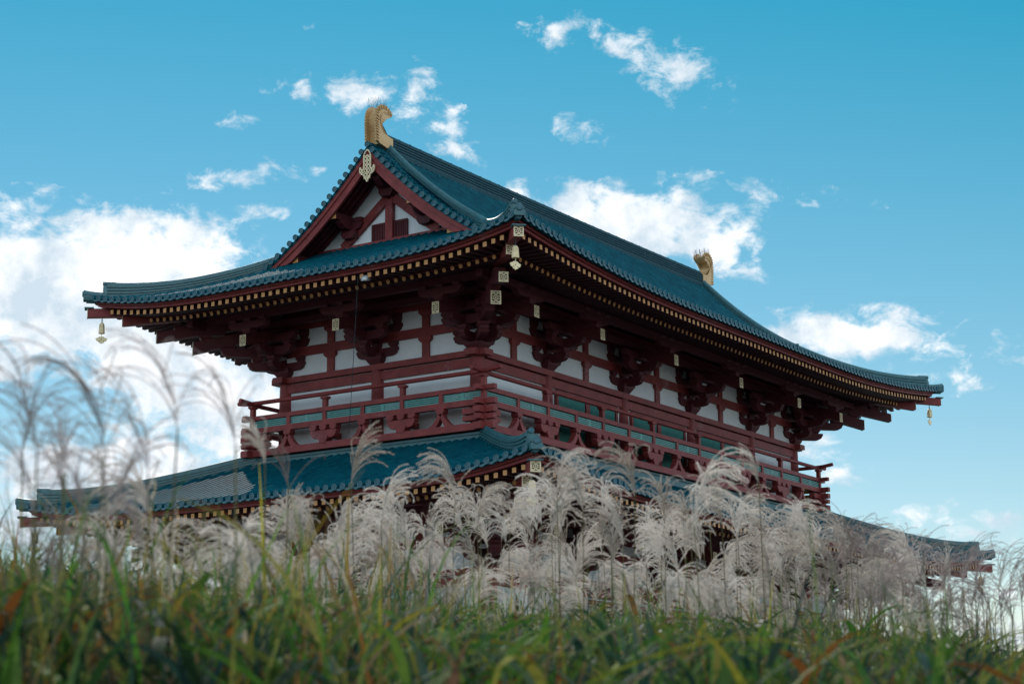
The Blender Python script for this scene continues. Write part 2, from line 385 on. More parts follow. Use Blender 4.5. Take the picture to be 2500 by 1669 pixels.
def hipP(ev, sx, sy, o, dz=0):
    d = OT-o
    z = max(ev.surf(0, ev.X-d, d), ev.surf(1, ev.Y-d, d))
    return V((sx*(ev.a+o), sy*(ev.b+o), z+dz))
def ridge_ring(p, lat, w, h, topr, layers=5, up=V((0,0,1))):
    pts = []
    z = -.12; pts.append((-w/2, z))
    for i in range(layers):
        wi = w/2*(1-.22*i/layers)
        z0 = h*i/layers; z1 = h*(i+.58)/layers
        pts += [(-wi-.02, z0), (-wi-.02, z1), (-wi+.03, z1+.004), (-wi+.03, h*(i+1)/layers-.003)]
    n = 6
    cap = [(-math.cos(PI*i/n)*topr, h+math.sin(PI*i/n)*topr*1.05) for i in range(n+1)]
    full = pts + cap + [(-x,z) for x,z in reversed(pts)]
    return [p + lat*x + up*z for x,z in full]
def oni(mb, p, out, w=.5, h=.55):
    """ridge-end plate with its round tiles"""
    lat = V((-out.y,out.x,0)); u = V((0,0,1))
    poly = [(-w*.5,-.12),(w*.5,-.12),(w*.52,h*.25),(w*.40,h*.62),(w*.22,h*.86),(0,h*.95),(-w*.22,h*.86),(-w*.40,h*.62),(-w*.52,h*.25)]
    mb.prism(poly, lambda a,b: p+lat*a+u*b, lambda a,b: p+lat*a+u*b+out*.1, 0)
    inner = [(x*.7, .05+y*.72) for x,y in poly]
    mb.prism(inner, lambda a,b: p+lat*a+u*b+out*.1, lambda a,b: p+lat*a+u*b+out*.135, 0)
    for a,b,r,l0,l1 in ((0,h-.01,.082,-.3,.12),):
        q0 = p+lat*a+u*b+out*l0; q1 = p+lat*a+u*b+out*l1
        mb.tube([q0,q1], r, 14, 0, True, True, 1)
        mb.tube([q1,q1+out*.02], [r*.98,r*.9], 14, 1, True, True, 1)
        mb.tube([q1+out*.02,q1+out*.03], [r*.5,r*.45], 12, 0, True, True, 1)

def build_hip(ev, sx, sy, o0, o1, parent, step=None):
    mb = MB(); dg = V((sx,sy,0)).normalized(); lat = V((-dg.y,dg.x,0))
    def top_extra(o):
        s = max(0,(o-.8)/(o1-.8)); return .12*s**2.4
    n = 22; rings = []
    for i in range(n+1):
        o = o0+(o1-o0)*i/n
        rings.append(ridge_ring(hipP(ev,sx,sy,o,-.02), lat, .31, .34+top_extra(o), .085, 4))
    mb.sweep(rings, False, 0, False)
    mb.add(rings[-1], [tuple(range(len(rings[-1])))], 0); mb.add(rings[0], [tuple(range(len(rings[0])))], 0)
    pe = hipP(ev,sx,sy,o1,0)
    oni(mb, pe, dg, .28, .36+top_extra(o1))
    # small tail ridge out to the corner, turned up at the tip
    rings = []
    for i in range(9):
        o = o1+.02+(OT+.08-o1)*i/8
        rings.append(ridge_ring(hipP(ev,sx,sy,min(o,OT),-.02)+(dg*0 if o<=OT else V((sx*(o-OT),sy*(o-OT),0))), lat, .3, .10+.07*(i/8)**2, .09, 2))
    mb.sweep(rings, False, 0, False); mb.add(rings[-1], [tuple(range(len(rings[-1])))], 0)
    q = hipP(ev,sx,sy,OT,0)+V((sx*.03,sy*.03,.10)); mb.tube([q-dg*.1,q+dg*.12], .108, 14, 0, True, True, 1)
    mb.tube([q+dg*.12,q+dg*.14],[.1,.09],14,1,True,True,1)
    q = hipP(ev,sx,sy,OT,-.12); mb.tube([q-dg*.25,q+dg*.04], .10, 12, 0, True, True, 1)
    return mb.build('hip_ridge', [M_RIDGE,M_DISC], parent)

def build_roof(ev, name):
    mb = MB(); roof_tiles(ev, mb)
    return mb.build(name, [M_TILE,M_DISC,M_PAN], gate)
upper_roof = build_roof(UP, 'upper_roof')
lower_roof = build_roof(LO, 'lower_roof')
for sx in (-1,1):
    for sy in (-1,1):
        build_hip(UP, sx, sy, .25, 4.33, upper_roof)
        build_hip(LO, sx, sy, -.85, 4.33, lower_roof)

# main ridge
mb = MB(); rings = []
for i in range(41):
    x = -11.2+22.4*i/40
    rings.append(ridge_ring(V((x,0,21.60+.06*(x/11)**2)), V((0,1,0)), .46, .50, .11, 5))
mb.sweep(rings, False, 0, False); mb.add(rings[0],[tuple(range(len(rings[0])))],0); mb.add(rings[-1],[tuple(range(len(rings[0])))],0)
for i in range(36):                     # end joints of the cap tiles
    x = -10.6+21.4*i/35
    mb.tube([(x,0,22.1+.06*(x/11)**2),(x+.05,0,22.1+.06*(x/11)**2)], .125, 12, 0)
for sy in (-1,1):                       # plaster infill between cover tiles under the ridge
    for i in range(70):
        x = -10.9+.315*i
        if x > 10.9: break
        y = sy*.33; z = UP.surf(0,x,8.75-.33)
        mb.add([(x-.13,y,z+.03),(x+.13,y,z+.03),(x,sy*.45,z-.05)], [(0,1,2)], 2)
mb.build('main_ridge', [M_MAINR,M_DISC,M_GREY], upper_roof)

# descending ridges and verge tiles at both gables
for sx in (-1,1):
    for sy in (-1,1):
        mb = MB(); rings = []
        for i in range(25):
            y = .12+(4.45-.12)*i/24
            z = UP.surf(0, 11.3, 8.75-y)
            rings.append(ridge_ring(V((sx*11.3,sy*y,z-.02)), V((sx,0,0)), .36, .36, .09, 4))
        mb.sweep(rings, False, 0, False)
        for r in (rings[0],rings[-1]): mb.add(r, [tuple(range(len(r)))], 0)
        oni(mb, V((sx*11.3,sy*4.45,UP.surf(0,11.3,4.30)-.02)), V((0,sy,0)), .36, .38)
        mb.build('descending_ridge', [M_RIDGE,M_DISC], upper_roof)
    mb = MB()
    for sy in (-1,1):
        s = 0.0; y = .02
        k = 0
        while y < 4.42:
            z = UP.surf(0, 11.3, 8.75-y); dz = UP.surf(0,11.3,8.75-y-.05)-z
            nl = math.hypot(.05,dz); stp = .318*.05/nl
            if not (k == 0 and sy > 0):
                p0 = V((sx*11.45,sy*y,z+.03)); p1 = V((sx*(VX+.06),sy*y,z-.01))
                tg = V((0,sy*.05,dz)).normalized(); nn = V((0,-tg.z*1,tg.y))
                if nn.z<0: nn=-nn
                rings=[]
                for j in range(4):
                    pa = p0.lerp(p1,j/4); pb = p0.lerp(p1,(j+1)/4)
                    for p,r in ((pa,.078),(pb,.094)):
                        rings.append([p+tg*(math.cos(a)*r)+nn*(math.sin(a)*r) for a in [2*PI*m/10 for m in range(10)]])
                [mb.sweep(rings[j:j+2], True, 0, True) for j in range(0,8,2)]
                c0 = p1; o2 = V((sx,0,0))
                ring = lambda off,r: [c0+o2*off+tg*(math.cos(2*PI*i/14)*r)+nn*(math.sin(2*PI*i/14)*r) for i in range(14)]
                mb.sweep([ring(-.02,.102),ring(.03,.104)], True, 0, True)
                mb.sweep([ring(.03,.104),ring(.03,.08),ring(.014,.076),ring(.014,.036),ring(.026,.03)], True, 1)
                mb.add(ring(.026,.03),[tuple(range(14))],1)
            y += stp; k += 1
        # pan bed of the verge
        rings = []
        for i in range(31):
            y = 4.42*i/30; z = UP.surf(0,11.3,8.75-y)-.03
            rings.append([V((sx*11.4,sy*y,z+.03)),V((sx*(VX+.02),sy*y,z-.02)),V((sx*(VX+.02),sy*y,z-.13)),V((sx*11.0,sy*y,z-.13))])
        mb.sweep(rings, False, 0, False)
    mb.build('verge_tiles', [M_TILE,M_DISC], upper_roof)

# ridge ornaments (upswept fish-tail finials)
def ornament(sx):
    base_x = 12.42
    outer = [(12.10,21.78),(12.12,22.2),(12.13,22.55),(12.11,22.78),(12.04,22.97),(11.93,23.08),(11.80,23.14),(11.65,23.16),(11.50,23.13),(11.36,23.05),(11.25,22.92)]
    inner = [(11.19,21.62),(11.19,22.07),(11.46,22.11),(11.66,22.21),(11.77,22.36),(11.79,22.50),(11.75,22.61),(11.67,22.67),(11.57,22.70),(11.45,22.74),(11.32,22.82)]
    mb = MB()
    def X(x): return sx*x
    def strip(y0, y1, out, inn, mi=0):
        # solid between the outer and inner outlines
        n = len(out)
        secs = []
        for i in range(n):
            a = out[i]; b = inn[i]
            secs.append([V((X(a[0]),y0,a[1])),V((X(a[0]),y1,a[1])),V((X(b[0]),y1,b[1])),V((X(b[0]),y0,b[1]))])
        mb.sweep(secs, True, mi, False, True)
    outb = []
    for i,(a,b) in enumerate(zip(outer,inner)):
        outb.append((a[0]+(b[0]-a[0])*.22, a[1]+(b[1]-a[1])*.22))
    strip(-.18,.18,outb,inner)                       # recessed middle
    for s in (-1,1): strip(s*.18,s*.25,outer,inner)
    # radial ribs on the fin bands, both faces
    for s in (-1,1):
        L_ = 0; pts=[V((x,0,z)) for x,z in outer]; ip=[V((x,0,z)) for x,z in inner]
        for i in range(len(pts)-1):
            seg=(pts[i+1]-pts[i]).length; m=max(1,int(seg/.085))
            for j in range(m):
                f=(j+.5)/m
                a=pts[i].lerp(pts[i+1],f); b=ip[i].lerp(ip[i+1],f)
                d=(b-a).normalized()
                if i < 3: d = V((-.92,0,-.38))
                q0=a+d*.01; q1=a+d*.13
                for yy in (s*.253,):
                    mb.vbar((X(q0.x),yy-.012,q0.z),(X(q1.x),yy-.012,q1.z),.05,.045,0)
                mb.vbar((X(a.x+.01),s*.185,a.z),(X(a.x+.01),s*.245,a.z-.02),.03,.045,0)
        # two raised bands inside the ribs
        for f0 in (.48,.60):
            path=[V((X((a+(b-a)*f0).x), s*.252, (a+(b-a)*f0).z)) for a,b in zip(pts,ip)]
            mb.tube(path[1:-1], .014, 6, 0)
    for s in (-1,1):                                 # curled cheeks below the beak
        mb.tube([(X(11.72),s*.2,22.55),(X(11.58),s*.22,22.74),(X(11.36),s*.2,22.86)], [.04,.055,.03], 10, 0)
    o = mb.build('ridge_ornament', [M_SHIBI], gate)
    mb = MB(); r = random.Random(5)
    for i in range(46):
        f = r.random(); x = 11.28+.68*f; z = 22.93+.2*math.sin(min(1,f*1.7)*PI*.5)
        y = r.uniform(-.25,.25)
        lean = (.5-f)*.25
        mb.tube([(X(x),y,z-.02),(X(x-lean-.02),y+r.uniform(-.06,.06),z+.26)], [.0055,.003], 4, 0, True, False)
    mb.build('bird_spikes', [M_STEEL], o)
ornament(-1); ornament(1)

# ------------------------------------------------------------------ gables
def curve_z(y): return UP.surf(0, 11.3, 8.75-abs(y))
def gable(sx):
    X = lambda x: sx*x
    mb = MB()
    n = 24; poly = []
    for i in range(n+1):
        y = -3.9+7.8*i/n; poly.append((y, curve_z(y)-.2))
    poly = [(-3.9,18.1)]+poly+[(3.9,18.1)]
    mb.prism(poly, lambda a,b: V((X(GW),a,b)), lambda a,b: V((X(GW-.12),a,b)), 0)
    g = mb.build('gable_wall', [M_PLASTER], gate)
    # truss
    mb = MB()
    def bar(y0,z0,y1,z1,w,x0=GW+.004,x1=GW+.14,mi=0):
        p=V((0,y0,z0)); q=V((0,y1,z1)); d=(q-p).normalized(); nrm=V((0,-d.z,d.y))*(w/2)
        c=[p-nrm,p+nrm,q+nrm,q-nrm]
        mb.hexa([V((X(x0),v.y,v.z)) for v in c]+[V((X(x1),v.y,v.z)) for v in c],mi)
    mb.box((min(X(GW+.002),X(GW+.16)),-3.4,18.44),(max(X(GW+.002),X(GW+.16)),3.4,18.64))
    bar(2.02,18.62,.10,20.12,.30); bar(-2.02,18.62,-.10,20.12,.30)
    bar(0,18.64,0,20.02,.31,GW+.003,GW+.165)
    mb.build('truss', [M_RED], g)
    # bracket on the king post and on the legs, carrying the purlins
    def bk(y, z, lean):
        mb = MB()
        mb.prism([(-.2,0),(.2,0),(.3,.14),(.3,.26),(-.3,.26),(-.3,.14)], lambda a,b: V((X(GW+.03),y+a,z+b)), lambda a,b: V((X(GW+.36),y+a,z+b)))
        arm=[(-.15,.26),(-.42,.34),(-.52,.50),(-.52,.56),(.52,.56),(.52,.50),(.42,.34),(.15,.26)]
        mb.prism(arm, lambda a,b: V((X(GW+.05),y+a+lean*(b-.26),z+b)), lambda a,b: V((X(GW+.25),y+a+lean*(b-.26),z+b)))
        out=[(0,.26),(.55,.30),(.8,.44),(.86,.56),(0,.56)]
        mb.prism(out, lambda a,b: V((X(GW+.05+a),y-.13+lean*.1,z+b)), lambda a,b: V((X(GW+.05+a),y+.13+lean*.1,z+b)))
        for q in (-.38,0,.38):
            mb.box((min(X(GW+.04),X(GW+.28)),y+q-.13+lean*.3,z+.565),(max(X(GW+.04),X(GW+.28)),y+q+.13+lean*.3,z+.72))
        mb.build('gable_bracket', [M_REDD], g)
    bk(0,20.1,0)
    for s in (-1,1): bk(s*1.62,18.86,0)
    # boarded panel behind the king post
    mb = MB(); xa,xb=sorted((X(GW+.002),X(GW+.05)))
    for y0,y1 in ((-.72,-.16),(.16,.80)):
        mb.box((xa,y0,18.645),(xb,y1,19.24))
        xc,xd=sorted((X(GW+.05),X(GW+.08)))
        mb.box((xc,y0,19.18),(xd,y1,19.26)); 
        for yy in (y0,y1-.06) if y0<0 else (y0,y1-.06): mb.box((xc,yy,18.645),(xd,yy+.06,19.18))
        for i in range(5):
            yy=y0+.08+i*(y1-y0-.1)/5; mb.box((xc,yy,18.66),(sorted((X(GW+.05),X(GW+.058)))[1] if sx>0 else xc+.022,yy+.012,19.17))
    mb.build('vent_panel', [M_REDD], g)
    # purlins with ochre ends
    for y,z,w,h in ((0,21.05,.24,.26),(1.62,19.49,.24,.24),(-1.62,19.49,.24,.24),(3.28,18.22,.28,.28),(-3.28,18.22,.28,.28)):
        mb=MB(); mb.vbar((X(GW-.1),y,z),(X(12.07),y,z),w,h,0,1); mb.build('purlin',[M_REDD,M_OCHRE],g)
    # soffit and verge rafters
    mb = MB()
    for s in (-1,1):
        rings=[]
        for i in range(21):
            y=s*4.05*i/20; z=curve_z(y)-.2
            rings.append([V((X(GW-.05),y,z)),V((X(12.1),y,z))])
        mb.sweep(rings)
        for xx in (11.05,11.33,11.61,11.87):
            rings=[]
            for i in range(21):
                y=s*4.05*i/20; z=curve_z(y)-.205
                rings.append([V((X(xx-.05),y,z)),V((X(xx-.05),y,z-.13)),V((X(xx+.05),y,z-.13)),V((X(xx+.05),y,z))])
            mb.sweep(rings)
    mb.build('verge_soffit', [M_REDD], g)
    for s in (-1,1):
        mb = MB(); ra=[];rb=[]
        for i in range(25):
            y=4.30*i/24; z=curve_z(y)-.12
            dz=(curve_z(y+.05)-curve_z(y-.05 if y>.05 else y))/(.1 if y>.05 else .05); ln=math.hypot(1,dz); ny,nz=-(-dz)/ln*-1, -1/ln
            ny = dz/ln  # inward (towards the ridge line, downwards)
            w=.40
            yi=max(0.0,y+ny*w) ; zi=z-w/ln if y+ny*w>=0 else z-w*ln+(0-y)*0
            if y+ny*w<0: zi = curve_z(0)-.12-w*ln
            zi=max(zi, 18.02) 
            ra.append([V((X(12.20),s*y,z)),V((X(12.20),s*yi,zi)),V((X(12.10),s*yi,zi)),V((X(12.10),s*y,z))])
            w2=.17; yi2=max(0.0,y+ny*w2); zi2=z-w2/ln if y+ny*w2>=0 else curve_z(0)-.12-w2*ln
            rb.append([V((X(12.245),s*y,z-.002)),V((X(12.245),s*yi2,zi2)),V((X(12.2),s*yi2,zi2)),V((X(12.2),s*y,z-.002))])
        mb.sweep(ra,True,0,False,True); mb.sweep(rb,True,0,False,True)
        mb.build('bargeboard', [M_RED], g)
    # openwork gilt pendant
    mb = MB(); xa=12.26; xb=12.30
    def gb(y0,z0,y1,z1,w=.03):
        p=V((0,y0,z0)); q=V((0,y1,z1)); d=(q-p).normalized(); nrm=V((0,-d.z,d.y))*(w/2)
        c=[p-nrm,p+nrm,q+nrm,q-nrm]
        j = rng.uniform(0,.008)
        mb.hexa([V((X(xa),v.y,v.z)) for v in c]+[V((X(xb+j),v.y,v.z)) for v in c])
    outl=[(-.14,21.30),(-.14,20.82),(-.18,20.75),(-.24,20.78),(-.29,20.88),(-.31,20.76),(-.27,20.66),(-.19,20.61),(-.12,20.58),(-.12,20.51),(-.06,20.45),(0,20.34)]
    outl=outl+[(-y,z) for y,z in reversed(outl[:-1])]
    top=[(.14,21.30),(.07,21.40),(0,21.46),(-.07,21.40),(-.14,21.30)]
    full=outl+top[1:]
    for i in range(len(full)-1): gb(*full[i],*full[i+1],.04)
    for z in (21.28,21.14,21.0,20.86,20.72,20.58):
        gb(-.13,z,0,z-.14,.026); gb(.13,z,0,z-.14,.026); gb(-.13,z-.14,0,z,.026); gb(.13,z-.14,0,z,.026)
        gb(0,z,0,z-.14,.022)
    for s in (-1,1):
        gb(s*.13,20.8,s*.26,20.68,.026); gb(s*.13,20.64,s*.25,20.76,.026); gb(s*.2,20.76,s*.2,20.62,.022)
    mb.build('gable_pendant', [M_GOLD], g)
gable(-1); gable(1)

# ------------------------------------------------------------------ walls, columns, beams, brackets
def gold_plate_mesh(w, h):
    mb = MB(); y=-.004
    mb.box((-w/2,y-.012,-h/2),(w/2,y,h/2),1)
    def b(x0,z0,x1,z1,t=.022):
        p=V((x0,0,z0)); q=V((x1,0,z1)); d=(q-p).normalized(); n_=V((-d.z,0,d.x))*(t/2)
        c=[p-n_,p+n_,q+n_,q-n_]; j=rng.uniform(0,.004)
        mb.hexa([V((v.x,y-.013,v.z)) for v in c]+[V((v.x,y-.026-j,v.z)) for v in c],0)
    W=w/2;H=h/2;e=.012
    b(-W,-H+e,W,-H+e,.026); b(-W,H-e,W,H-e,.026); b(-W+e,-H,-W+e,H,.026); b(W-e,-H,W-e,H,.026)
    b(-W,-H*.33,0,-H,.018); b(W,-H*.33,0,-H,.018); b(-W,H*.33,0,H,.018); b(W,H*.33,0,H,.018)
    b(-W,-H,0,-H*.36,.018); b(W,-H,0,-H*.36,.018); b(-W,H,0,H*.36,.018); b(W,H,0,H*.36,.018)
    b(-W,-H*.62,W,-H*.62,.014); b(-W,H*.62,W,H*.62,.014)
    b(-W,0,-W*.45,H*.3,.018); b(-W,0,-W*.45,-H*.3,.018); b(W,0,W*.45,H*.3,.018); b(W,0,W*.45,-H*.3,.018)
    ring=[(math.cos(a)*W*.42,math.sin(a)*H*.36) for a in [2*PI*i/8 for i in range(9)]]
    for i in range(8): b(*ring[i],*ring[i+1],.02)
    b(0,-H*.15,0,H*.15,.03)
    return mb.mesh('end_plate',[M_GOLD,M_GOLDD])
PL_TAIL = gold_plate_mesh(.26,.37); PL_DIAG = gold_plate_mesh(.32,.42); PL_HIP = gold_plate_mesh(.29,.31)
def plate(mesh, parent, loc, rz):
    o = bpy.data.objects.new('end_plate', mesh); COL.objects.link(o); o.parent = parent; o.location = loc; o.rotation_euler = (0,0,rz)
    return o

def arm(mb, c, d, L0, L1, z0, z1, w=.22, mi=0, c0=True):
    """bracket arm along d from -L0 to L1 with curved undersides at its ends"""
    d = V(d).normalized(); lat = V((-d.y,d.x,0)); h = z1-z0
    def end(L, s):
        r = min(.30, L*.6)
        return [(s*(L-r), z0), (s*(L-r*.55), z0+h*.08), (s*(L-r*.22), z0+h*.28), (s*(L-.03), z0+h*.58), (s*L, z0+h*.66), (s*L, z1)]
    pr = end(L1,1)
    pl = end(L0,-1) if c0 else [(-L0,z0),(-L0,z1)]
    poly = pl[::-1] + pr if c0 else [(-L0,z1),(-L0,z0)]+pr
    c = V((c[0],c[1],0))
    mb.prism(poly, lambda a,b: c+d*a-lat*(w/2)+V((0,0,b)), lambda a,b: c+d*a+lat*(w/2)+V((0,0,b)), mi)
def block(mb, x, y, z0, z1, w=.32, mi=0, rot=0):
    h = z1-z0; w0 = w*.66
    ca, sa = math.cos(rot), math.sin(rot)
    def ring(hw, z): return [V((x+ca*a-sa*b, y+sa*a+ca*b, z)) for a,b in ((-hw,-hw),(hw,-hw),(hw,hw),(-hw,hw))]
    mb.sweep([ring(w0/2,z0),ring(w*.40,z0+h*.22),ring(w/2,z0+h*.5),ring(w/2,z1)], True, mi, False, True)
B0 = 14.17
def bracket_parts(mb, kk, outs, corner):
    """outs: outward unit vectors; kk stretches the reach"""
    block(mb, 0,0, B0+.004, B0+.34, .64)
    z = [B0+.25, 14.70, 14.875]
    for (ox,oy) in outs:
        o = V((ox,oy,0)); t = V((-oy,ox,0))
        r1, r2_, r3 = .70*kk, 1.36*kk, 1.97*kk
        # wall arm rows
        if not corner:
            arm(mb,(0,0),t,.86,.86,z[0],z[1],.23)
            for q in (-.68,0,.68): block(mb, t.x*q,t.y*q, z[1],z[2],.34)
            arm(mb,(0,0),t,1.02,1.02,15.19,15.47,.23)
            for q in (-.82,0,.82): block(mb, t.x*q,t.y*q, 15.47,15.795,.34)
        else:
            arm(mb,(0,0),-t if (t.dot(V((1,1,0)))<0) else t,.0,.86,z[0],z[1],.23,0,False)
            td = -t if (t.dot(V((1,1,0)))<0) else t
            block(mb, td.x*.68,td.y*.68, z[1],z[2],.34)
            arm(mb,(0,0),td,.0,1.02,15.19,15.47,.232,0,False); block(mb, td.x*.82,td.y*.82, 15.47,15.795,.34)
        # outward steps
        arm(mb,(0,0),o,.2,r1+.20,z[0]+.004,z[1]-.003,.235,0,False)
        block(mb,o.x*r1,o.y*r1,z[1],z[2],.34)
        arm(mb,(0,0),o,.2,r2_+.20,14.882,15.16,.236,0,False)
        block(mb,o.x*r2_,o.y*r2_,15.16,15.30,.33)
        arm(mb,(o.x*r1,o.y*r1),t,.84,.84,14.884,15.17,.225)
        for q in (-.66,.66): block(mb,o.x*r1+t.x*q,o.y*r1+t.y*q,15.17,15.33,.33)
        arm(mb,(o.x*r1,o.y*r1),t,1.0,1.0,15.335,15.6,.222)
        # tail rafter
        zt=lambda q: 15.13+(2.25*kk-q)*.33/kk
        mb.vbar((o.x*-.2,o.y*-.2,zt(-.2)),(o.x*2.25*kk,o.y*2.25*kk,zt(2.25*kk)),.25,.36)
        block(mb,o.x*r3,o.y*r3,15.40,15.57,.36)
        arm(mb,(o.x*r3,o.y*r3),t,.84,.84,15.572,15.82,.225)
        for q in (-.64,0,.64): block(mb,o.x*r3+t.x*q,o.y*r3+t.y*q,15.82,15.98,.32)
    if corner:
        d=V((-1,-1,0)).normalized(); q2=math.sqrt(2)
        arm(mb,(0,0),d,.2,.95*q2*kk,z[0]+.002,z[1]-.001,.27,0,False); block(mb,-.72*kk,-.72*kk,z[1],z[2],.38,0,PI/4)
        arm(mb,(0,0),d,.2,1.6*q2*kk,14.88,15.165,.272,0,False); block(mb,-1.4*kk,-1.4*kk,15.165,15.30,.38,0,PI/4)
        mb.vbar((0,0,15.95),(-2.25*kk,-2.25*kk,15.13),.31,.40)
        mb.vbar((-.3,-.3,16.25),(-3.12*kk,-3.12*kk,15.46),.30,.34)
        block(mb,-1.97*kk,-1.97*kk,15.42,15.6,.40,0,PI/4)
        arm(mb,(-1.97*kk,-1.97*kk),d,.7,.9,15.602,15.82,.26)
        for o in ((-1,0),(0,-1)):
            t=V((-o[1],o[0],0))
            # purlin-level nosings
        block(mb,-2.6*kk,-2.6*kk,15.72,15.9,.36,0,PI/4)
def make_bracket(kk, corner):
    mb = MB()
    bracket_parts(mb, kk, [(-1,0),(0,-1)] if corner else [(0,-1)], corner)
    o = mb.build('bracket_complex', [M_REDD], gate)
    if corner:
        plate(PL_DIAG,o,(-2.25*kk,-2.25*kk,15.13),-PI/4)
        plate(PL_HIP,o,(-3.12*kk,-3.12*kk,15.46),-PI/4)
        plate(PL_TAIL,o,(-2.25*kk,0,15.13),-PI/2); plate(PL_TAIL,o,(0,-2.25*kk,15.13),0)
    else:
        plate(PL_TAIL,o,(0,-2.25*kk,15.13),0)
    return o
for a,b,cx,dz,kk in ((AU,BU,COLX_U,0.,1.),(AL,BL,COLX_L,ZL,1.1)):
    p_mid = make_bracket(kk, False); p_cor = make_bracket(kk, True)
    firstm = firstc = True
    for k,(sx,sy) in enumerate(((-1,-1),(1,-1),(1,1),(-1,1))):
        o = p_cor if k == 0 else copy_tree(p_cor, gate)
        o.location = (sx*a, sy*b, dz); o.rotation_euler = (0,0,k*PI/2)
    spots = [(x,-b,0.) for x in cx[1:-1]]+[(-a,0,-PI/2),(a,0,PI/2)]+[(x,b,PI) for x in cx[1:-1]]
    for i,(x,y,rz) in enumerate(spots):
        o = p_mid if i == 0 else copy_tree(p_mid, gate)
        o.location = (x,y,dz); o.rotation_euler = (0,0,rz)

def storey(a, b, cx, dz, zbot, rc):
    cy = [-b,0,b]
    # columns
    mb = MB(); n=20
    prof = [(zbot,rc*.98),(zbot+(13.97+dz-zbot)*.5,rc),(13.968+dz,rc*.93)]
    mb.tube([(0,0,z) for z,_ in prof],[r for _,r in prof],n,0,True,True)
    me = mb.mesh('column',[M_RED])
    for (x,y) in [(x,s*b) for x in cx for s in (-1,1)]+[(s*a,0) for s in (-1,1)]:
        o = bpy.data.objects.new('column',me); COL.objects.link(o); o.parent=gate; o.location=(x,y,0)
    # beams as rings of four
    def beam(z0,z1,o0,o1,nose=0.,name='tie_beam',mat=M_RED):
        for k in range(4):
            F = side(a,b,k); T = a if k%2==0 else b
            mb = MB()
            e = nose if nose else o1-.001*(k%2)
            mb.fbox(F,-T-e+(.003 if k%2 else 0),T+e-(.003 if k%2 else 0),o0,o1+(.002 if k%2 else 0),z0+dz+(.002 if k%2 else 0),z1+dz-(.002 if k%2 else 0))
            mb.build(name,[mat],gate)
    beam(13.97,14.168,-.2,.23,.48,'head_beam')
    beam(13.64,13.93,-.1,.13,0,'tie_beam')
    beam(14.882,15.188,-.1,.115,0,'wall_beam')
    beam(15.80,16.42,-.1,.115,0,'wall_plate')
    # plaster panels bay by bay, with struts
    for k in range(4):
        F = side(a,b,k); cs = cx if k%2==0 else cy
        for i in range(len(cs)-1):
            t0,t1 = cs[i],cs[i+1]; tm=(t0+t1)/2
            mb = MB(); mb.fbox(F,t0+.01,t1-.01,-.06,.02,zbot,16.38+dz); mb.build('wall_panel',[M_PLASTER],gate)
            for z0,z1,z2 in ((14.17,14.68,14.88),(15.19,15.58,15.80)):
                mb = MB()
                mb.fbox(F,tm-.145,tm+.145,.021,.10,z0+dz,z1+dz)
                mb.hexa([F(tm-.15,.022,z1+dz),F(tm+.15,.022,z1+dz),F(tm+.15,.12,z1+dz),F(tm-.15,.12,z1+dz),
                         F(tm-.25,.022,z1+.09+dz),F(tm+.25,.022,z1+.09+dz),F(tm+.25,.16,z1+.09+dz),F(tm-.25,.16,z1+.09+dz)])
                mb.fbox(F,tm-.25,tm+.25,.022,.16,z1+.09+dz,z2+dz)
                mb.build('strut',[M_RED],gate)
storey(AU,BU,COLX_U,0.,11.35,.245)
storey(AL,BL,COLX_L,ZL,1.0,.30)
# lower storey: mid and sill rails, doors in the three middle bays
for k in range(4):
    F = side(AL,BL,k); T = AL if k%2==0 else BL
    mb = MB()
    mb.fbox(F,-T,T,.021,.14,3.6+.002*k,3.85+.002*k); mb.fbox(F,-T,T,.021,.16,1.0,1.35+.002*k)
    mb.build('wall_rail',[M_RED],gate)
for k in (0,2):
    F = side(AL,BL,k)
    for cx_ in (-5.035,0,5.035):
        mb = MB(); mb.fbox(F,cx_-2.1,cx_+2.1,.05,.17,1.36,6.5); d = mb.build('door',[M_RED],gate)
        mb = MB()
        for s in (-1,1):
            mb.fbox(F,cx_+s*1.05-.95,cx_+s*1.05+.95,.171,.2,1.5,6.35)
            for zz in (2.3,3.6,4.9,6.0):
                for q in range(7): 
                    tt=cx_+s*1.05-.8+q*.266; mb.fbox(F,tt-.035,tt+.035,.2,.235,zz-.035,zz+.035,1)
        mb.build('door_leaf',[M_REDD,M_GOLD],d)

# upper windows: green latticed, three middle bays front and back
for k in (0,2):
    F = side(AU,BU,k)
    for c in (-5.035,0.,5.035):
        mb = MB()
        for t0,t1 in ((-2.03,-1.90),(1.90,2.03),(-.13,.13)): mb.fbox(F,c+t0,c+t1,.021,.13,11.62,13.56)
        mb.fbox(F,c-2.03,c+2.03,.021,.135,13.50,13.598); mb.fbox(F,c-2.03,c+2.03,.021,.14,11.45,11.62)
        w = mb.build('window',[M_RED],gate)
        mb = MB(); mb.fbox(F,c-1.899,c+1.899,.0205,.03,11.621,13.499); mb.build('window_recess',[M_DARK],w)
        for s in (-1,1):
            mb = MB(); n=15
            for i in range(n):
                t=c+s*1.015+(-.84+1.68*i/(n-1)); r_=.045
                mb.hexa([F(t-r_,.05,11.62),F(t,.095,11.62),F(t+r_,.05,11.62),F(t,.035,11.62),F(t-r_,.05,13.5),F(t,.095,13.5),F(t+r_,.05,13.5),F(t,.035,13.5)])
            mb.build('lattice',[M_LATT],w)

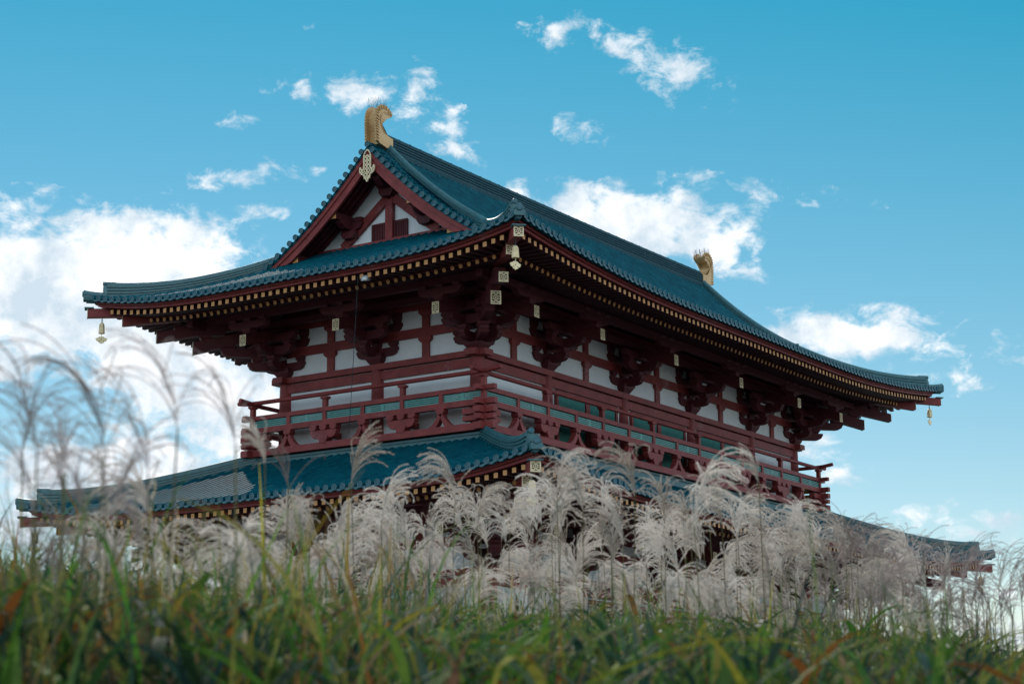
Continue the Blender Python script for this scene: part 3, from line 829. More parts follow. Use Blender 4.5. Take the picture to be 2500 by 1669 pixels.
# ------------------------------------------------------------------ eaves: purlins, rafters, boards
def eaves(ev, dzname):
    for k in range(4):
        F = ev.F(k); T = ev.T(k); a_ = ev.a if k%2==0 else ev.b
        E0 = ev.E0(k)
        s_ = lambda o: max(0.,o/OT)**1.3
        zb = lambda t,o: E0-.37+.25*(3.5-o)+ev.lift(k,t)*s_(o)
        zf = lambda t,o: E0-.34+.15*(4.43-o)+ev.lift(k,t)*s_(o)
        # purlin
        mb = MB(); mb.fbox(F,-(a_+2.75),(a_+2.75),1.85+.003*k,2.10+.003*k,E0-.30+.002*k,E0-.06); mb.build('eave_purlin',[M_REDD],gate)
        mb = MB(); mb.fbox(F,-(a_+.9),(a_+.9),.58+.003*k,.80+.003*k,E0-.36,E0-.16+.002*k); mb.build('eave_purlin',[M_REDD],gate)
        # boarding above the rafters
        mb = MB()
        m = 60
        for (oa,ob,zz,hh) in ((-.1,3.52,zb,.078),(3.25,4.47,zf,.084)):
            rings=[]
            for i in range(m+1):
                ring=[]
                for j in range(7):
                    o=oa+(ob-oa)*j/6; t=(a_+o)*(-1+2*i/m); ring.append(F(t,o,zz(t,o)+hh))
                rings.append(ring)
            mb.sweep(rings)
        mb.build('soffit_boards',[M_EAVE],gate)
        # edge boards: flying-rafter support and the two-step fascia
        def trim(o0,o1,z0,z1,lf=1.0):
            rings=[]; m=72
            for i in range(m+1):
                u=-1+2*i/m; ring=[]
                for o,z in ((o0,z0),(o1,z0),(o1,z1),(o0,z1)):
                    t=(a_+o)*u; ring.append(F(t,o,E0+z+ev.lift(k,t)*lf))
                rings.append(ring)
            mb.sweep(rings,True,0,False,True)
        mb=MB(); trim(4.40,4.53,-.245,-.165,.965); trim(4.40,4.60,-.163,-.075,.985); mb.build('fascia_board',[M_RED],gate)
        mb=MB(); trim(3.36,3.48,-.292,-.262,.66); mb.build('eave_board',[M_RED],gate)
        # rafters
        n=int((T-.35)/.305)
        for i in range(-n,n+1):
            t=i*.305; at=abs(t)
            st=max(2.3, at-a_+.12)
            if st<4.3:
                rafters['f'].append((k,ev,F(t,st,zf(t,st)),F(t,4.43,zf(t,4.43))))
            st=max(-.1, at-a_+.14)
            if st<3.38:
                rafters['b'].append((k,ev,F(t,st,zb(t,st)),F(t,3.5,zb(t,3.5))))
    for sx in (-1,1):
        for sy in (-1,1):
            C=ev.E(0,ev.X)
            P=lambda o,z: V((sx*(ev.a+o),sy*(ev.b+o),z))
            mb=MB(); mb.vbar(P(-.2,C-.82+.75),P(3.93,C-.80),.28,.34); mb.vbar(P(2.6,C-.42),P(4.75,C-.575),.27,.29)
            dg=V((sx,sy,0)).normalized(); lat=V((-dg.y,dg.x,0)); p=P(4.62,C-.415)
            q=P(4.84,C-.425)
            mb.hexa([p-lat*.2,p+lat*.2,q+lat*.2,q-lat*.2]+[v+V((0,0,.035)) for v in (p-lat*.2,p+lat*.2,q+lat*.2,q-lat*.2)],1)
            o=mb.build('hip_rafter',[M_RED,M_RIDGE],gate)
            rz=math.atan2(dg.y,dg.x)+PI/2
            plate(PL_HIP,o,P(3.93,C-.80),rz); plate(PL_HIP,o,P(4.75,C-.575),rz)
rafters={'f':[],'b':[]}
eaves(UP,'u'); eaves(LO,'l')
def rafter_geo(mb,kind,p,q):
    if kind=='f': mb.vbar(p,q,.135,.145,0,1)
    else:
        mb.tube([p,q],.072,10,0,True,True,1)
for kind,name in (('f','flying_rafter'),('b','base_rafter')):
    L_=rafters[kind]
    vis=[r for r in L_ if r[0] in (0,3) and r[1] is UP]; rest=[r for r in L_ if not (r[0] in (0,3) and r[1] is UP)]
    vis.sort(key=lambda r:(r[3]-CAM).length)
    for r in vis[:100]:
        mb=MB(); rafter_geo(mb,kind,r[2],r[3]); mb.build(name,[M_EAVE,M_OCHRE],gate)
    mb=MB()
    for r in vis[100:]+rest: rafter_geo(mb,kind,r[2],r[3])
    mb.build(name,[M_EAVE,M_OCHRE],gate,None,'stuff')

# ------------------------------------------------------------------ balcony and balustrade
OB=.79
for k in range(4):
    F=side(AU,BU,k); T=(AU if k%2==0 else BU)+OB; e=.003*(k%2)
    root=None
    mb=MB(); mb.fbox(F,-T-.42,T+.42,OB-.13,OB+.13,11.40+(.03 if k%2 else 0),11.62+(.03 if k%2 else 0)); mb.build('balcony_sill',[M_RED],gate)
    mb=MB(); mb.fbox(F,-T-.38,T+.38,OB-.10,OB+.10,11.98+(.04 if k%2 else 0),12.10-(.0 if k%2 else .02)) if False else None
    mb=MB(); mb.fbox(F,-T+.02,T-.02,OB-.22,OB-.07,10.95+.01*k,11.395); mb.fbox(F,-T-.02,T+.02,OB-.2,OB-.02,11.30+.003*k,11.36); mb.build('roof_flashing',[M_RIDGE],lower_roof)
    # floor deck
    mb=MB(); mb.fbox(F,-T+e,T-e,.03,OB-.14,11.44+e,11.5+e); mb.build('balcony_floor',[M_REDD],gate)
    # bottom rail / middle rail / round top rail
    dz=.022 if k%2 else 0
    mb=MB(); mb.fbox(F,-T-.45,T+.45,OB-.10,OB+.10,12.20+dz,12.385+dz); bal=mb.build('balustrade',[M_RED],gate)
    mb=MB(); mb.fbox(F,-T-.44,T+.44,OB-.085,OB+.085,12.66+dz,12.805+dz); mb.build('middle_rail',[M_RED],bal)
    mb=MB(); pts=[]
    for i in range(25):
        u=-1+2*i/24; t=u*(T+.66); f=max(0,(abs(t)-T+.1)/.76); pts.append(F(t,OB,13.235+dz*2.2+.07*f*f))
    mb.tube(pts,.076,12,0,True,True); mb.build('top_rail',[M_RED],bal)
    if k%2==0: tall=[-8.72,-5.22,-1.72,1.72,5.22,8.72]; short=[-10.5,-6.97,-3.47,0,3.47,6.97,10.5]
    else: tall=[-1.6,1.6]; short=[-3.15,0,3.15]
    allp=sorted([-T,T]+tall+short)
    for t in tall+short+([-T,T] if k%2==0 else []):
        mb=MB(); w=.075
        if t in short: mb.fbox(F,t-w,t+w,OB-w,OB+w,12.386+dz,12.659+dz)
        else:
            mb.fbox(F,t-w,t+w,OB-w,OB+w,12.386+dz,13.08)
            mb.hexa([F(t-w,OB-w,13.08),F(t+w,OB-w,13.08),F(t+w,OB+w,13.08),F(t-w,OB+w,13.08),F(t-.15,OB-.1,13.12),F(t+.15,OB-.1,13.12),F(t+.15,OB+.1,13.12),F(t-.15,OB+.1,13.12)])
            mb.fbox(F,t-.15,t+.15,OB-.1,OB+.1,13.121,13.18)
        mb.build('post',[M_RED],bal)
    # green slats, with a cross piece here and there
    for i in range(len(allp)-1):
        t0,t1=allp[i]+.08,allp[i+1]-.08
        mb=MB()
        for j in range(4):
            z=12.40+dz+j*.064; mb.fbox(F,t0,t1,OB-.025,OB+.025,z,z+.041)
        mb.fbox(F,t0+.05,t1-.05,OB-.055,OB-.04,12.39+dz,12.655+dz) if i%2==0 else mb.fbox(F,(t0+t1)/2-.06,(t0+t1)/2+.06,OB-.02,OB+.03,12.40+dz,12.64+dz)
        mb.build('slat_panel',[M_GREEN],bal)
    # little brackets under tall posts, inverted-V struts under short posts
    for t in tall:
        mb=MB()
        def pr(poly,o0,o1): mb.prism(poly,lambda u,v:F(t+u,o0,v),lambda u,v:F(t+u,o1,v))
        pr([(-.15,11.621),(.15,11.621),(.15,11.70),(.21,11.76),(.21,11.84),(-.21,11.84),(-.21,11.76),(-.15,11.70)],OB-.15,OB+.15)
        pr([(-.30,11.78),(.30,11.78),(.42,11.80),(.50,11.88),(.55,11.99),(.55,12.05),(-.55,12.05),(-.55,11.99),(-.50,11.88),(-.42,11.80)],OB-.11,OB+.11)
        for q in (-.43,0,.43):
            pr([(q-.08,12.051),(q+.08,12.051),(q+.14,12.11),(q+.14,12.198+dz),(q-.14,12.198+dz),(q-.14,12.11)],OB-.14,OB+.14)
        pr([(-.1,11.86),(.1,11.86),(.1,12.04),(-.1,12.04)],.05,OB-.12)
        mb.build('balcony_bracket',[M_RED],gate)
    for t in short:
        mb=MB()
        for s in (-1,1):
            up_=[(.02,12.10),(.10,11.93),(.22,11.78),(.40,11.66),(.50,11.622)]; lo_=[(.0,11.95),(.06,11.82),(.12,11.72),(.18,11.66),(.2,11.622)]
            a1=[F(t+s*u,OB-.10,v) for u,v in up_]; a2=[F(t+s*u,OB+.10,v) for u,v in up_]; b1=[F(t+s*u,OB-.10,v) for u,v in lo_]; b2=[F(t+s*u,OB+.10,v) for u,v in lo_]
            a1=[F(t+s*u+s*.06,OB-.10,v) for u,v in up_]; a2=[F(t+s*u+s*.06,OB+.10,v) for u,v in up_]
            mb.sweep([[p,q,r_,w_] for p,q,r_,w_ in zip(a1,a2,b2,b1)],True,0,False,True)
        mb.prism([(-.10,12.06),(.10,12.06),(.15,12.12),(.15,12.198+dz),(-.15,12.198+dz),(-.15,12.12)],lambda u,v:F(t+u,OB-.13,v),lambda u,v:F(t+u,OB+.13,v))
        mb.build('inverted_v_strut',[M_RED],gate)
# stacked crossing beam ends at the balcony corners
for sx in (-1,1):
    for sy in (-1,1):
        mb=MB(); x=sx*(AU+OB); y=sy*(BU+OB)
        mb.box((x-.12,y-.12,11.66),(x+.12,y+.12,12.19))
        for j,(z0,z1,L_,h0) in enumerate(((11.72,11.88,.42,.11),(11.93,12.12,.44,.12))):
            mb.box((min(x-sx*.75,x+sx*L_),y-h0,z0),(max(x-sx*.75,x+sx*L_),y+h0,z1))
            mb.box((x-h0,min(y-sy*.75,y+sy*L_),z0+.02),(x+h0,max(y-sy*.75,y+sy*L_),z1+.02))
        mb.build('corner_beam_stack',[M_RED],gate)

# podium
mb=MB(); mb.box((-15.2,-7.8,0.02),(15.2,7.8,.86)); mb.box((-15.4,-8.0,.86),(15.4,8.0,1.0))
for i in range(6): mb.box((-6,-8.0-.3*(6-i)*1.0,.01),(6,-8.0-.3*(5-i),.16*(i+.9)))
mb.build('podium',[M_STONE],gate)

# ------------------------------------------------------------------ wind bells, cable, lamp
def make_bell():
    root=empty('wind_bell')
    mb=MB(); n=8; prof=[(-.0,.05),(-.02,.075),(-.06,.085),(-.2,.098),(-.33,.108)]
    z0=-.16
    rings=[]
    for z,r in prof: rings.append([V((math.cos(2*PI*(i+.5)/n)*r,math.sin(2*PI*(i+.5)/n)*r,z0+z)) for i in range(n)])
    low=[]
    for i in range(n):
        a0=2*PI*(i+.5)/n; low.append(V((math.cos(a0)*.110,math.sin(a0)*.110,z0-.36)))
    rings.append(low)
    mb.sweep(rings,True,0,False); mb.add(rings[0],[tuple(range(n))],0)
    for z,r in ((-.1,.094),(-.15,.099),(-.29,.107)):
        pts=[V((math.cos(2*PI*(i+.5)/n)*r,math.sin(2*PI*(i+.5)/n)*r,z0+z)) for i in range(n)]
        for i in range(n): mb.tube([pts[i],pts[(i+1)%n]],.006,4,0)
    for i in range(n):
        a=2*PI*(i+.5)/n; mb.tube([(math.cos(a)*.086,math.sin(a)*.086,z0-.06),(math.cos(a)*.109,math.sin(a)*.109,z0-.34)],.007,4,0)
    mb.build('bell_body',[M_BELL],root)
    mb=MB()
    pts=[(.03*math.cos(a),0,-.1+.07*math.sin(a)) for a in [2*PI*i/12 for i in range(13)]]
    mb.tube(pts,.011,6,0); mb.tube([(0,0,.06),(0,0,-.04)],.012,6,0)
    mb.build('hanger',[M_STEEL],root)
    mb=MB(); mb.tube([(0,0,-.30),(0,0,-.68)],.012,6,0)
    half=[(0,-.64),(.04,-.615),(.085,-.63),(.115,-.665),(.165,-.672),(.205,-.71),(.17,-.735),(.175,-.765),(.125,-.79),(.105,-.785),(.09,-.83),(.05,-.845),(0,-.875)]
    full=half+[(-x,z) for x,z in reversed(half[1:-1])]
    cx_=[(x*.72,-.745+(z+.745)*.72) for x,z in full]
    mb.prism(full,lambda a,b:V((a*.71,a*-.71,b)),lambda a,b:V((a*.71+.014,a*-.71+.014,b)))
    for x in (-.07,.07,0):
        c=V((x*.71-.004,x*-.71-.004,-.775 if x else -.72)); l=V((.71,-.71,0)); 
        mb.add([c+l*(.015*math.cos(2*PI*i/8))+V((0,0,.015*math.sin(2*PI*i/8))) for i in range(8)],[tuple(range(8))],1)
    mb.build('wind_catcher',[M_BELL,M_DARK],root)
    return root
bell=make_bell()
bl=[(UP,-1,-1,'pale lit wind bell under the near corner of the upper roof'),(UP,-1,1,'gilt wind bell against cloud under the left tip of the upper roof'),
    (UP,1,-1,'small gilt wind bell against blue sky under the right tip of the upper roof'),(UP,1,1,'wind bell under the hidden rear corner of the upper roof'),
    (LO,-1,-1,'orange gilt wind bell among plumes under the near corner of the lower roof'),(LO,-1,1,'blurred wind bell behind grass under the left tip of the lower roof'),
    (LO,1,-1,'wind bell behind plumes under the right tip of the lower roof')]
for i,(ev,sx,sy,lab) in enumerate(bl):
    o=bell if i==0 else copy_tree(bell)
    C=ev.E(0,ev.X)
    o.location=(sx*(ev.a+4.42),sy*(ev.b+4.42),C-.575+.05-.145-.055)
    o.rotation_euler=(0,0,(.45,0,.75,0,.3,.1,.6)[i])
    tag(o,lab,'wind bell','wind bells at the roof corners')
mb=MB(); pts=[]
for i in range(13):
    f=i/12; p=V((-16.0,-2.61,15.9)).lerp(V((-12.49,.5,11.8)),f); p.z-=.12*math.sin(PI*f); pts.append(p)
mb.tube(pts,.011,5,0); o=mb.build('cable',[M_STEEL]); tag(o,'thin dark cable hanging from the left eave down to the balcony','cable')
lamp=empty('floodlight',(-15.93,-2.86,15.78)); tag(lamp,'small grey floodlight fixed under the left eave between rafter ends','floodlight')
mb=MB(); mb.prism([(-.12,-.07),(.12,-.07),(.14,.02),(.09,.09),(-.09,.09),(-.14,.02)],lambda a,b:V((-.08,a,b)),lambda a,b:V((.10,a*.7,b*.7))); mb.build('lamp_head',[M_GREY],lamp)
mb=MB(); mb.box((-.02,-.10,.06),(.02,-.075,.19)); mb.box((-.02,.075,.06),(.02,.10,.19)); mb.box((-.03,-.11,.19),(.03,.11,.21)); mb.build('lamp_bracket',[M_GREY],lamp)
mb=MB(); mb.box((-.088,-.08,-.045),(-.081,.08,.045)); mb.build('lamp_glass',[M_PLASTER],lamp)

# ------------------------------------------------------------------ ground
mb=MB(); S=4000; N=40
mb.add([(-S,-S,0),(S,-S,0),(S,S,0),(-S,S,0)],[(0,1,2,3)])
g_=mb.build('ground',[painted('pale_gravel',(.09,.09,.085),(.13,.125,.115),.9,.4,bump=.4)]); g_['kind']='structure'

# ------------------------------------------------------------------ grass
def polar(lat_deg, d, z=0.):
    a=YAW-rad(lat_deg); return V((CAM.x+math.cos(a)*d, CAM.y+math.sin(a)*d, z))
def lerp_tab(tab,x):
    for (x0,y0),(x1,y1) in zip(tab,tab[1:]):
        if x<=x1: return y0+(y1-y0)*max(0,(x-x0))/(x1-x0)
    return tab[-1][1]
LEAF_TOP=[(-17,6.1),(-12,5.8),(-7,5.1),(-2,4.65),(4,4.4),(9,4.1),(12.5,3.9),(14,3.5),(15.5,2.9),(18,2.3)]   # bank profile: sight-line height in degrees
GREENS=[(0.036, 0.102, 0.016), (0.055, 0.144, 0.018), (0.096, 0.174, 0.03), (0.017, 0.051, 0.021), (0.15, 0.174, 0.039), (0.015, 0.043, 0.033), (0.036, 0.072, 0.055), (0.07, 0.138, 0.028), (0.06, 0.09, 0.062)]
DRY=[(.20,.11,.04),(.26,.17,.08),(.22,.08,.02),(.38,.31,.22),(.14,.08,.05),(.5,.43,.35)]
def blade(mb, root, hgt, length, width, azm, col, r, droop=1.0, n=8, col2=None, tilt=4):
    """a grass leaf: rises, then arches over"""
    h=V((math.cos(azm),math.sin(azm),0)); sd_=V((-h.y,h.x,0)); tw=r.uniform(-.8,.8)
    th=rad(r.uniform(.4,1.3)*tilt+2); p=V(root); pts=[p.copy()]
    for i in range(n):
        f=i/n; th+=rad(droop*(4+26*f*f))*r.uniform(.7,1.3)*8/n
        p=p+(V((0,0,1))*math.cos(th)+h*math.sin(th))*(length/n); pts.append(p.copy())
    zs=hgt-max(p.z for p in pts); pts=[p+V((0,0,zs)) for p in pts]
    b=len(mb.v); vs=[]
    for i,p in enumerate(pts):
        f=i/n; w=width*(.55+.45*math.sin(PI*min(1,f*1.3+.15)))*(1-f**3) if f<1 else .0006
        a=sd_*math.cos(tw*f)+V((0,0,1))*math.sin(tw*f)*.6
        vs+= [p-a*w/2,p+a*w/2]
    mb.add(vs,[(2*i,2*i+1,2*i+3,2*i+2) for i in range(n)],0,True)
    for i,p in enumerate(pts):
        f=i/n; c=col if col2 is None else tuple(col[j]*(1-f)+col2[j]*f for j in range(3))
        mb.c+= [(*c,1)]*2
    return pts
r=random.Random(21)
def grass_mass(seed, dlo, dhi, count, name, wlo, whi):
    r=random.Random(seed); mb=MB(); mb.c=[]
    for i in range(count):
        lat=r.uniform(-18.5,18.5); d=math.sqrt(r.uniform(dlo*dlo,dhi*dhi))
        el=lerp_tab(LEAF_TOP,lat)+r.gauss(0,.3)-abs(r.gauss(0,1.7))
        zt=CAM.z+d*math.tan(rad(el))
        dry=r.random()
        if dry<.78: c=r.choice(GREENS); k=r.uniform(.5,1.2); c=tuple(x*k for x in c); c2=tuple(x*r.uniform(.9,1.3) for x in c)
        elif dry<.86: c=r.choice(GREENS); c2=(.34,.26,.03)
        else: c=r.choice(DRY if d>5 else DRY[:3]+DRY[4:5]); c=tuple(x*.8 for x in c); c2=tuple(x*1.1 for x in c)
        azm=r.uniform(0,2*PI)
        if r.random()<.34:
            L_=r.uniform(.6,1.3); blade(mb,polar(lat,d,0.),zt+abs(r.gauss(0,.07)),L_,r.uniform(wlo,whi)*.85,azm,c,r,r.choice((.1,.2,.35,.6)),9,c2)
        else:
            L_=r.uniform(.16,.55); blade(mb,polar(lat,d,0.),zt-.03,L_,r.uniform(wlo,whi)*1.25,azm,c,r,r.choice((.3,.6,1.0,1.5)),7,c2,r.choice((5,20,35,55)))
        if d>5.0 and r.random()<.14:                     # seed heads and withered scraps
            p=polar(lat,d+.02,zt-r.uniform(0,.12)); w=r.uniform(.006,.014); b=len(mb.v); q=V((r.gauss(0,1),r.gauss(0,1),r.gauss(0,1))).normalized()*w; q2=q.orthogonal().normalized()*w*.6
            mb.add([p-q,p+q2,p+q,p-q2],[(0,1,2,3)],0,True); mb.c+=[(.60,.53,.45,1)]*4
    o=mb.build(name,[M_LEAF]); o['kind']='stuff'; return o
for seed,dlo,dhi,cnt,nm,wl,wh,lab in ((1,2.9,5.2,3900,'tall_grass',.010,.022,'soft blurred green and brown grass blades nearest the camera'),
                                  (2,5.2,8.0,9500,'tall_grass',.010,.022,'green grass thicket with dry leaves in the foreground'),
                                  (3,8.0,12.5,11000,'tall_grass',.012,.024,'green grass thicket below the plumes before the gate')):
    o=grass_mass(seed,dlo,dhi,cnt,nm,wl,wh); o['label']=lab; o['category']='grass'
def upright(seed,n,lat0,lat1,dlo,dhi,e0,e1,name,lab):
    r=random.Random(seed); mb=MB(); mb.c=[]
    for i in range(n):
        lat=r.uniform(lat0,lat1); d=r.uniform(dlo,dhi); el=lerp_tab(LEAF_TOP,lat)+e0+(e1-e0)*r.random()**2
        q=r.random()
        if q<.62: c=tuple(x*r.uniform(.8,1.5) for x in r.choice(GREENS)); c2=c
        elif q<.76: c=r.choice(GREENS); c2=(.34,.24,.03)
        else: c=(.12,.10,.04); c2=tuple(x*1.2 for x in r.choice(DRY))
        blade(mb,polar(lat,d,0.),CAM.z+d*math.tan(rad(el)),r.uniform(.5,1.0),r.uniform(.009,.020),r.uniform(0,2*PI),c,r,r.choice((.05,.15,.3,.9)),8,c2,r.choice((2,6,12,18)))
    o=mb.build(name,[M_LEAF]); o['kind']='stuff'; o['label']=lab; o['category']='grass'
upright(41,760,-17,-3,3.2,7.0,-.3,2.7,'tall_grass','taller upright leaves standing up at the left before the lower roof')
upright(42,620,-6,17,7.5,12.,-.3,1.6,'tall_grass','upright leaves between the plumes of the thick band')
# soil bank under the thicket, dark between the stems
mb=MB(); mb.c=None
rings=[]
for i in range(25):
    d=9.5+.5*i; ring=[]
    for j in range(31):
        lat=-22+44*j/30; z=min(1.0,.08*(d-9.3))*(1+.12*math.sin(j*1.7+i)) ; ring.append(polar(lat,d,max(.006,z if d<18 else z*(21.6-d)/3.6)))
    rings.append(ring)
mb.sweep(rings,False,0,True); o=mb.build('grass_bank',[painted('bank_soil',(.02,.035,.012),(.045,.055,.02),.95,3,bump=.5)]); o['kind']='structure'

# individual blades that stand out
def hero_blade(lab,lat,d,el_top,L_,w,lean_lat,c,c2=None,droop=.3,seed=1):
    rr=random.Random(seed); mb=MB(); mb.c=[]
    top=CAM.z+d*math.tan(rad(el_top)); base=V((0,0,0)); n=12
    dirv=V((math.sin(YAW),-math.cos(YAW),0))
    side_=dirv if lean_lat>=0 else -dirv
    tilt=abs(rad(lean_lat)); fwv=V((math.cos(YAW),math.sin(YAW),0))
    pts=[]; p=V((0,0,0)); th=tilt
    for i in range(n+1):
        pts.append(p.copy()); th+=rad(droop*4*(i/n)**2*3); p=p+(V((0,0,1))*math.cos(th)+side_*math.sin(th)+fwv*.08)*(L_/n)
    off=polar(lat,d,top)-pts[-1]; root=off
    vs=[]
    for i,q in enumerate(pts):
        f=i/n; ww=w*(.6+.4*math.sin(PI*min(1,f*1.2+.1)))*(1-f**2.5)+.001
        a=V((side_.x*math.cos(th*.5),side_.y*math.cos(th*.5),-math.sin(th*f)))
        a=(V((dirv.x,dirv.y,0))*math.cos(th*f) - V((0,0,1))*math.sin(th*f)*(1 if lean_lat>=0 else -1))
        mid=q+fwv*(-.12*ww)
        vs+=[q-a*ww/2,mid,q+a*ww/2]
    mb.add(vs,[(3*i,3*i+1,3*i+4,3*i+3) for i in range(n)]+[(3*i+1,3*i+2,3*i+5,3*i+4) for i in range(n)],0,True)
    for i in range(n+1):
        f=i/n; c_=c if c2 is None else tuple(c[j]*(1-f)+c2[j]*f for j in range(3)); mb.c+=[(*c_,1)]*3
    o=mb.build('grass_blade',[M_LEAF]); o.location=root; tag(o,lab,'grass blade'); return o
def px(x,y): # sight-line angles of a spot in the meadow (degrees right of the view axis, degrees above level)
    return math.degrees(math.atan((x*2500/2349-1250)/4580.4)), 12.578-math.degrees(math.atan((y*2500/2349-834.5)/4580.4))
G1=(.05,.13,.03); YEL=(.42,.36,.03); ORG=(.50,.17,.02); LIME=(.13,.24,.03)
for lab,x,y,d,L_,w,ln,c,c2,dr in (
  ('broad dark green blade leaning left before the lower roof left end',218,1185,3.6,.75,.030,-16,(.05,.12,.045),G1,.1),
  ('bright green blade leaning right across the plumes left of centre',655,1162,4.2,.55,.017,22,LIME,LIME,.05),
  ('short yellow blade upright before the lower roof tiles',586,1062,5.0,.5,.011,-4,(.2,.2,.03),YEL,.02),
  ('bright orange dry blade curving right in the lower middle',900,1418,4.4,.38,.020,28,(.35,.24,.03),ORG,.5),
  ('orange streaked dry blade upright in the left grass',312,1290,3.8,.5,.020,-8,(.2,.17,.03),ORG,.1),
  ('upright orange dry blade left of the broad green blade',246,1360,3.9,.45,.016,2,(.28,.2,.03),ORG,.0),
  ('dull green blade leaning right near the left edge',190,1275,3.9,.5,.016,26,LIME,G1,.1),
  ('yellow green blade upright before the white wall',963,1255,7.2,.55,.014,1,(.16,.2,.03),(.36,.34,.05),.0),
  ('tawny upright blade in the right grass',1172,1290,7.5,.4,.012,3,(.2,.2,.05),(.4,.3,.12),.0),
  ('yellow green blade upright in the grass right of centre',1768,1330,7.0,.5,.014,6,(.16,.2,.03),(.3,.27,.04),.1),
  ('short orange blade standing in the right grass',2040,1520,6.5,.4,.016,8,(.25,.2,.03),ORG,.1),
  ('yellow leaf tip at the bottom left corner',20,1490,3.2,.4,.03,-20,(.3,.28,.02),YEL,.2)):
    la,el=px(x,y); hero_blade(lab,la,d,el,L_,w,ln,c,c2,dr,int(x))

# ------------------------------------------------------------------ silver grass plumes
def plume_mesh(seed, thin=False):
    r=random.Random(seed); mb=MB()
    curl=r.uniform(.5,1.05); cap=r.uniform(105,160)
    nr=r.randint(11,15) if thin else r.randint(22,28)
    axl=.13 if not thin else .10
    for i in range(nr):
        f=i/(nr-1); base=V((.035*f*f,0,axl*f))
        L_=(r.uniform(.20,.30) if thin else r.uniform(.15,.25))*(1-.2*f)
        azm=r.gauss(0,1.0 if not thin else 1.3)
        th=rad(r.uniform(6,24)); p=base.copy(); n=9; pts=[p.copy()]
        bend=r.uniform(11,24)*curl if not thin else r.uniform(8,17)
        wind=V((1,0,0))
        for j in range(n):
            q=j/n; th+=rad(bend*(.35+1.1*q)); th=min(th,rad(cap))
            h=V((math.cos(azm),math.sin(azm)*.75,0))*(1-q*.55)+wind*(q*.55); h.normalize()
            p=p+(V((0,0,1))*math.cos(th)+h*math.sin(th))*(L_/n); pts.append(p.copy())
        mb.tube(pts,[.0011]*(n+1) if thin else [.0012]*(n+1),3,0,True,False)
        step=.0095 if thin else .0036
        cnt=int(L_/step)
        for k in range(cnt):
            s=(k+r.random())/cnt*n*.985+.1; j=min(n-1,int(s)); q=s-j
            if not thin and s < 1.0 and r.random()<.5: continue
            p=pts[j].lerp(pts[j+1],min(1,q)); t=(pts[j+1]-pts[j]).normalized()
            for m in range(2 if thin else 3):
                a=V((r.gauss(0,1),r.gauss(0,1),r.gauss(0,1)-.5)); a=(a-t*a.dot(t)).normalized()
                dd=(t*.82+a*r.uniform(.35,.75)).normalized(); ln=r.uniform(.006,.010) if thin else r.uniform(.007,.012)
                w=.0011 if thin else r.uniform(.0009,.0016); l=dd.cross(V((r.gauss(0,1),r.gauss(0,1),r.gauss(0,1)))).normalized()*w/2
                mb.add([p-l,p+l,p+dd*ln],[(0,1,2)],0,False)
    return mb.mesh('plume',[M_THIN if thin else M_PLUME])
PLUMES=[plume_mesh(100+i) for i in range(7)]; THINS=[plume_mesh(200+i,True) for i in range(5)]
def stalk_mesh(seed):
    r=random.Random(seed); mb=MB(); n=10; lean=r.uniform(.02,.09); aa=r.uniform(0,6.28); pts=[]
    for i in range(n+1):
        f=i/n; pts.append((lean*math.cos(aa)*(f-1)*(f+.4),lean*math.sin(aa)*(f-1)*(f+.4),-2.0*(1-f)))
    mb.tube(pts,[.0032-.0014*i/n for i in range(n+1)],5,0,True,False); return mb.mesh('stalk',[M_STALK])
STALKS=[stalk_mesh(300+i) for i in range(5)]
protos={}
def silver_grass(lat,d,el,rz,scale,thin,label,group,k):
    top=CAM.z+d*math.tan(rad(el)); base=polar(lat,d,max(0.,top-2.0))
    pm=(THINS if thin else PLUMES)[k%(5 if thin else 7)]; smh=STALKS[k%5]
    key=(pm.name,smh.name)
    if key not in protos:
        root=empty('silver_grass'); 
        s=bpy.data.objects.new('stalk',smh); COL.objects.link(s); s.parent=root
        p=bpy.data.objects.new('plume',pm); COL.objects.link(p); p.parent=root
        protos[key]=root; o=root
    else: o=copy_tree(protos[key])
    tz=min(2.0,top)
    o.location=base
    for ch in o.children:
        nm=ch.data.name
        if nm.startswith('stalk'): ch.location=(0,0,tz); ch.scale=(1,1,tz/2.0)
        else: ch.location=(0,0,tz); ch.rotation_euler=(0,0,rz); ch.scale=(scale,)*3
    tag(o,label,'silver grass',group)
    return o
LEFTW=YAW+PI/2     # direction that points to the left of the view
rr=random.Random(77); k=0
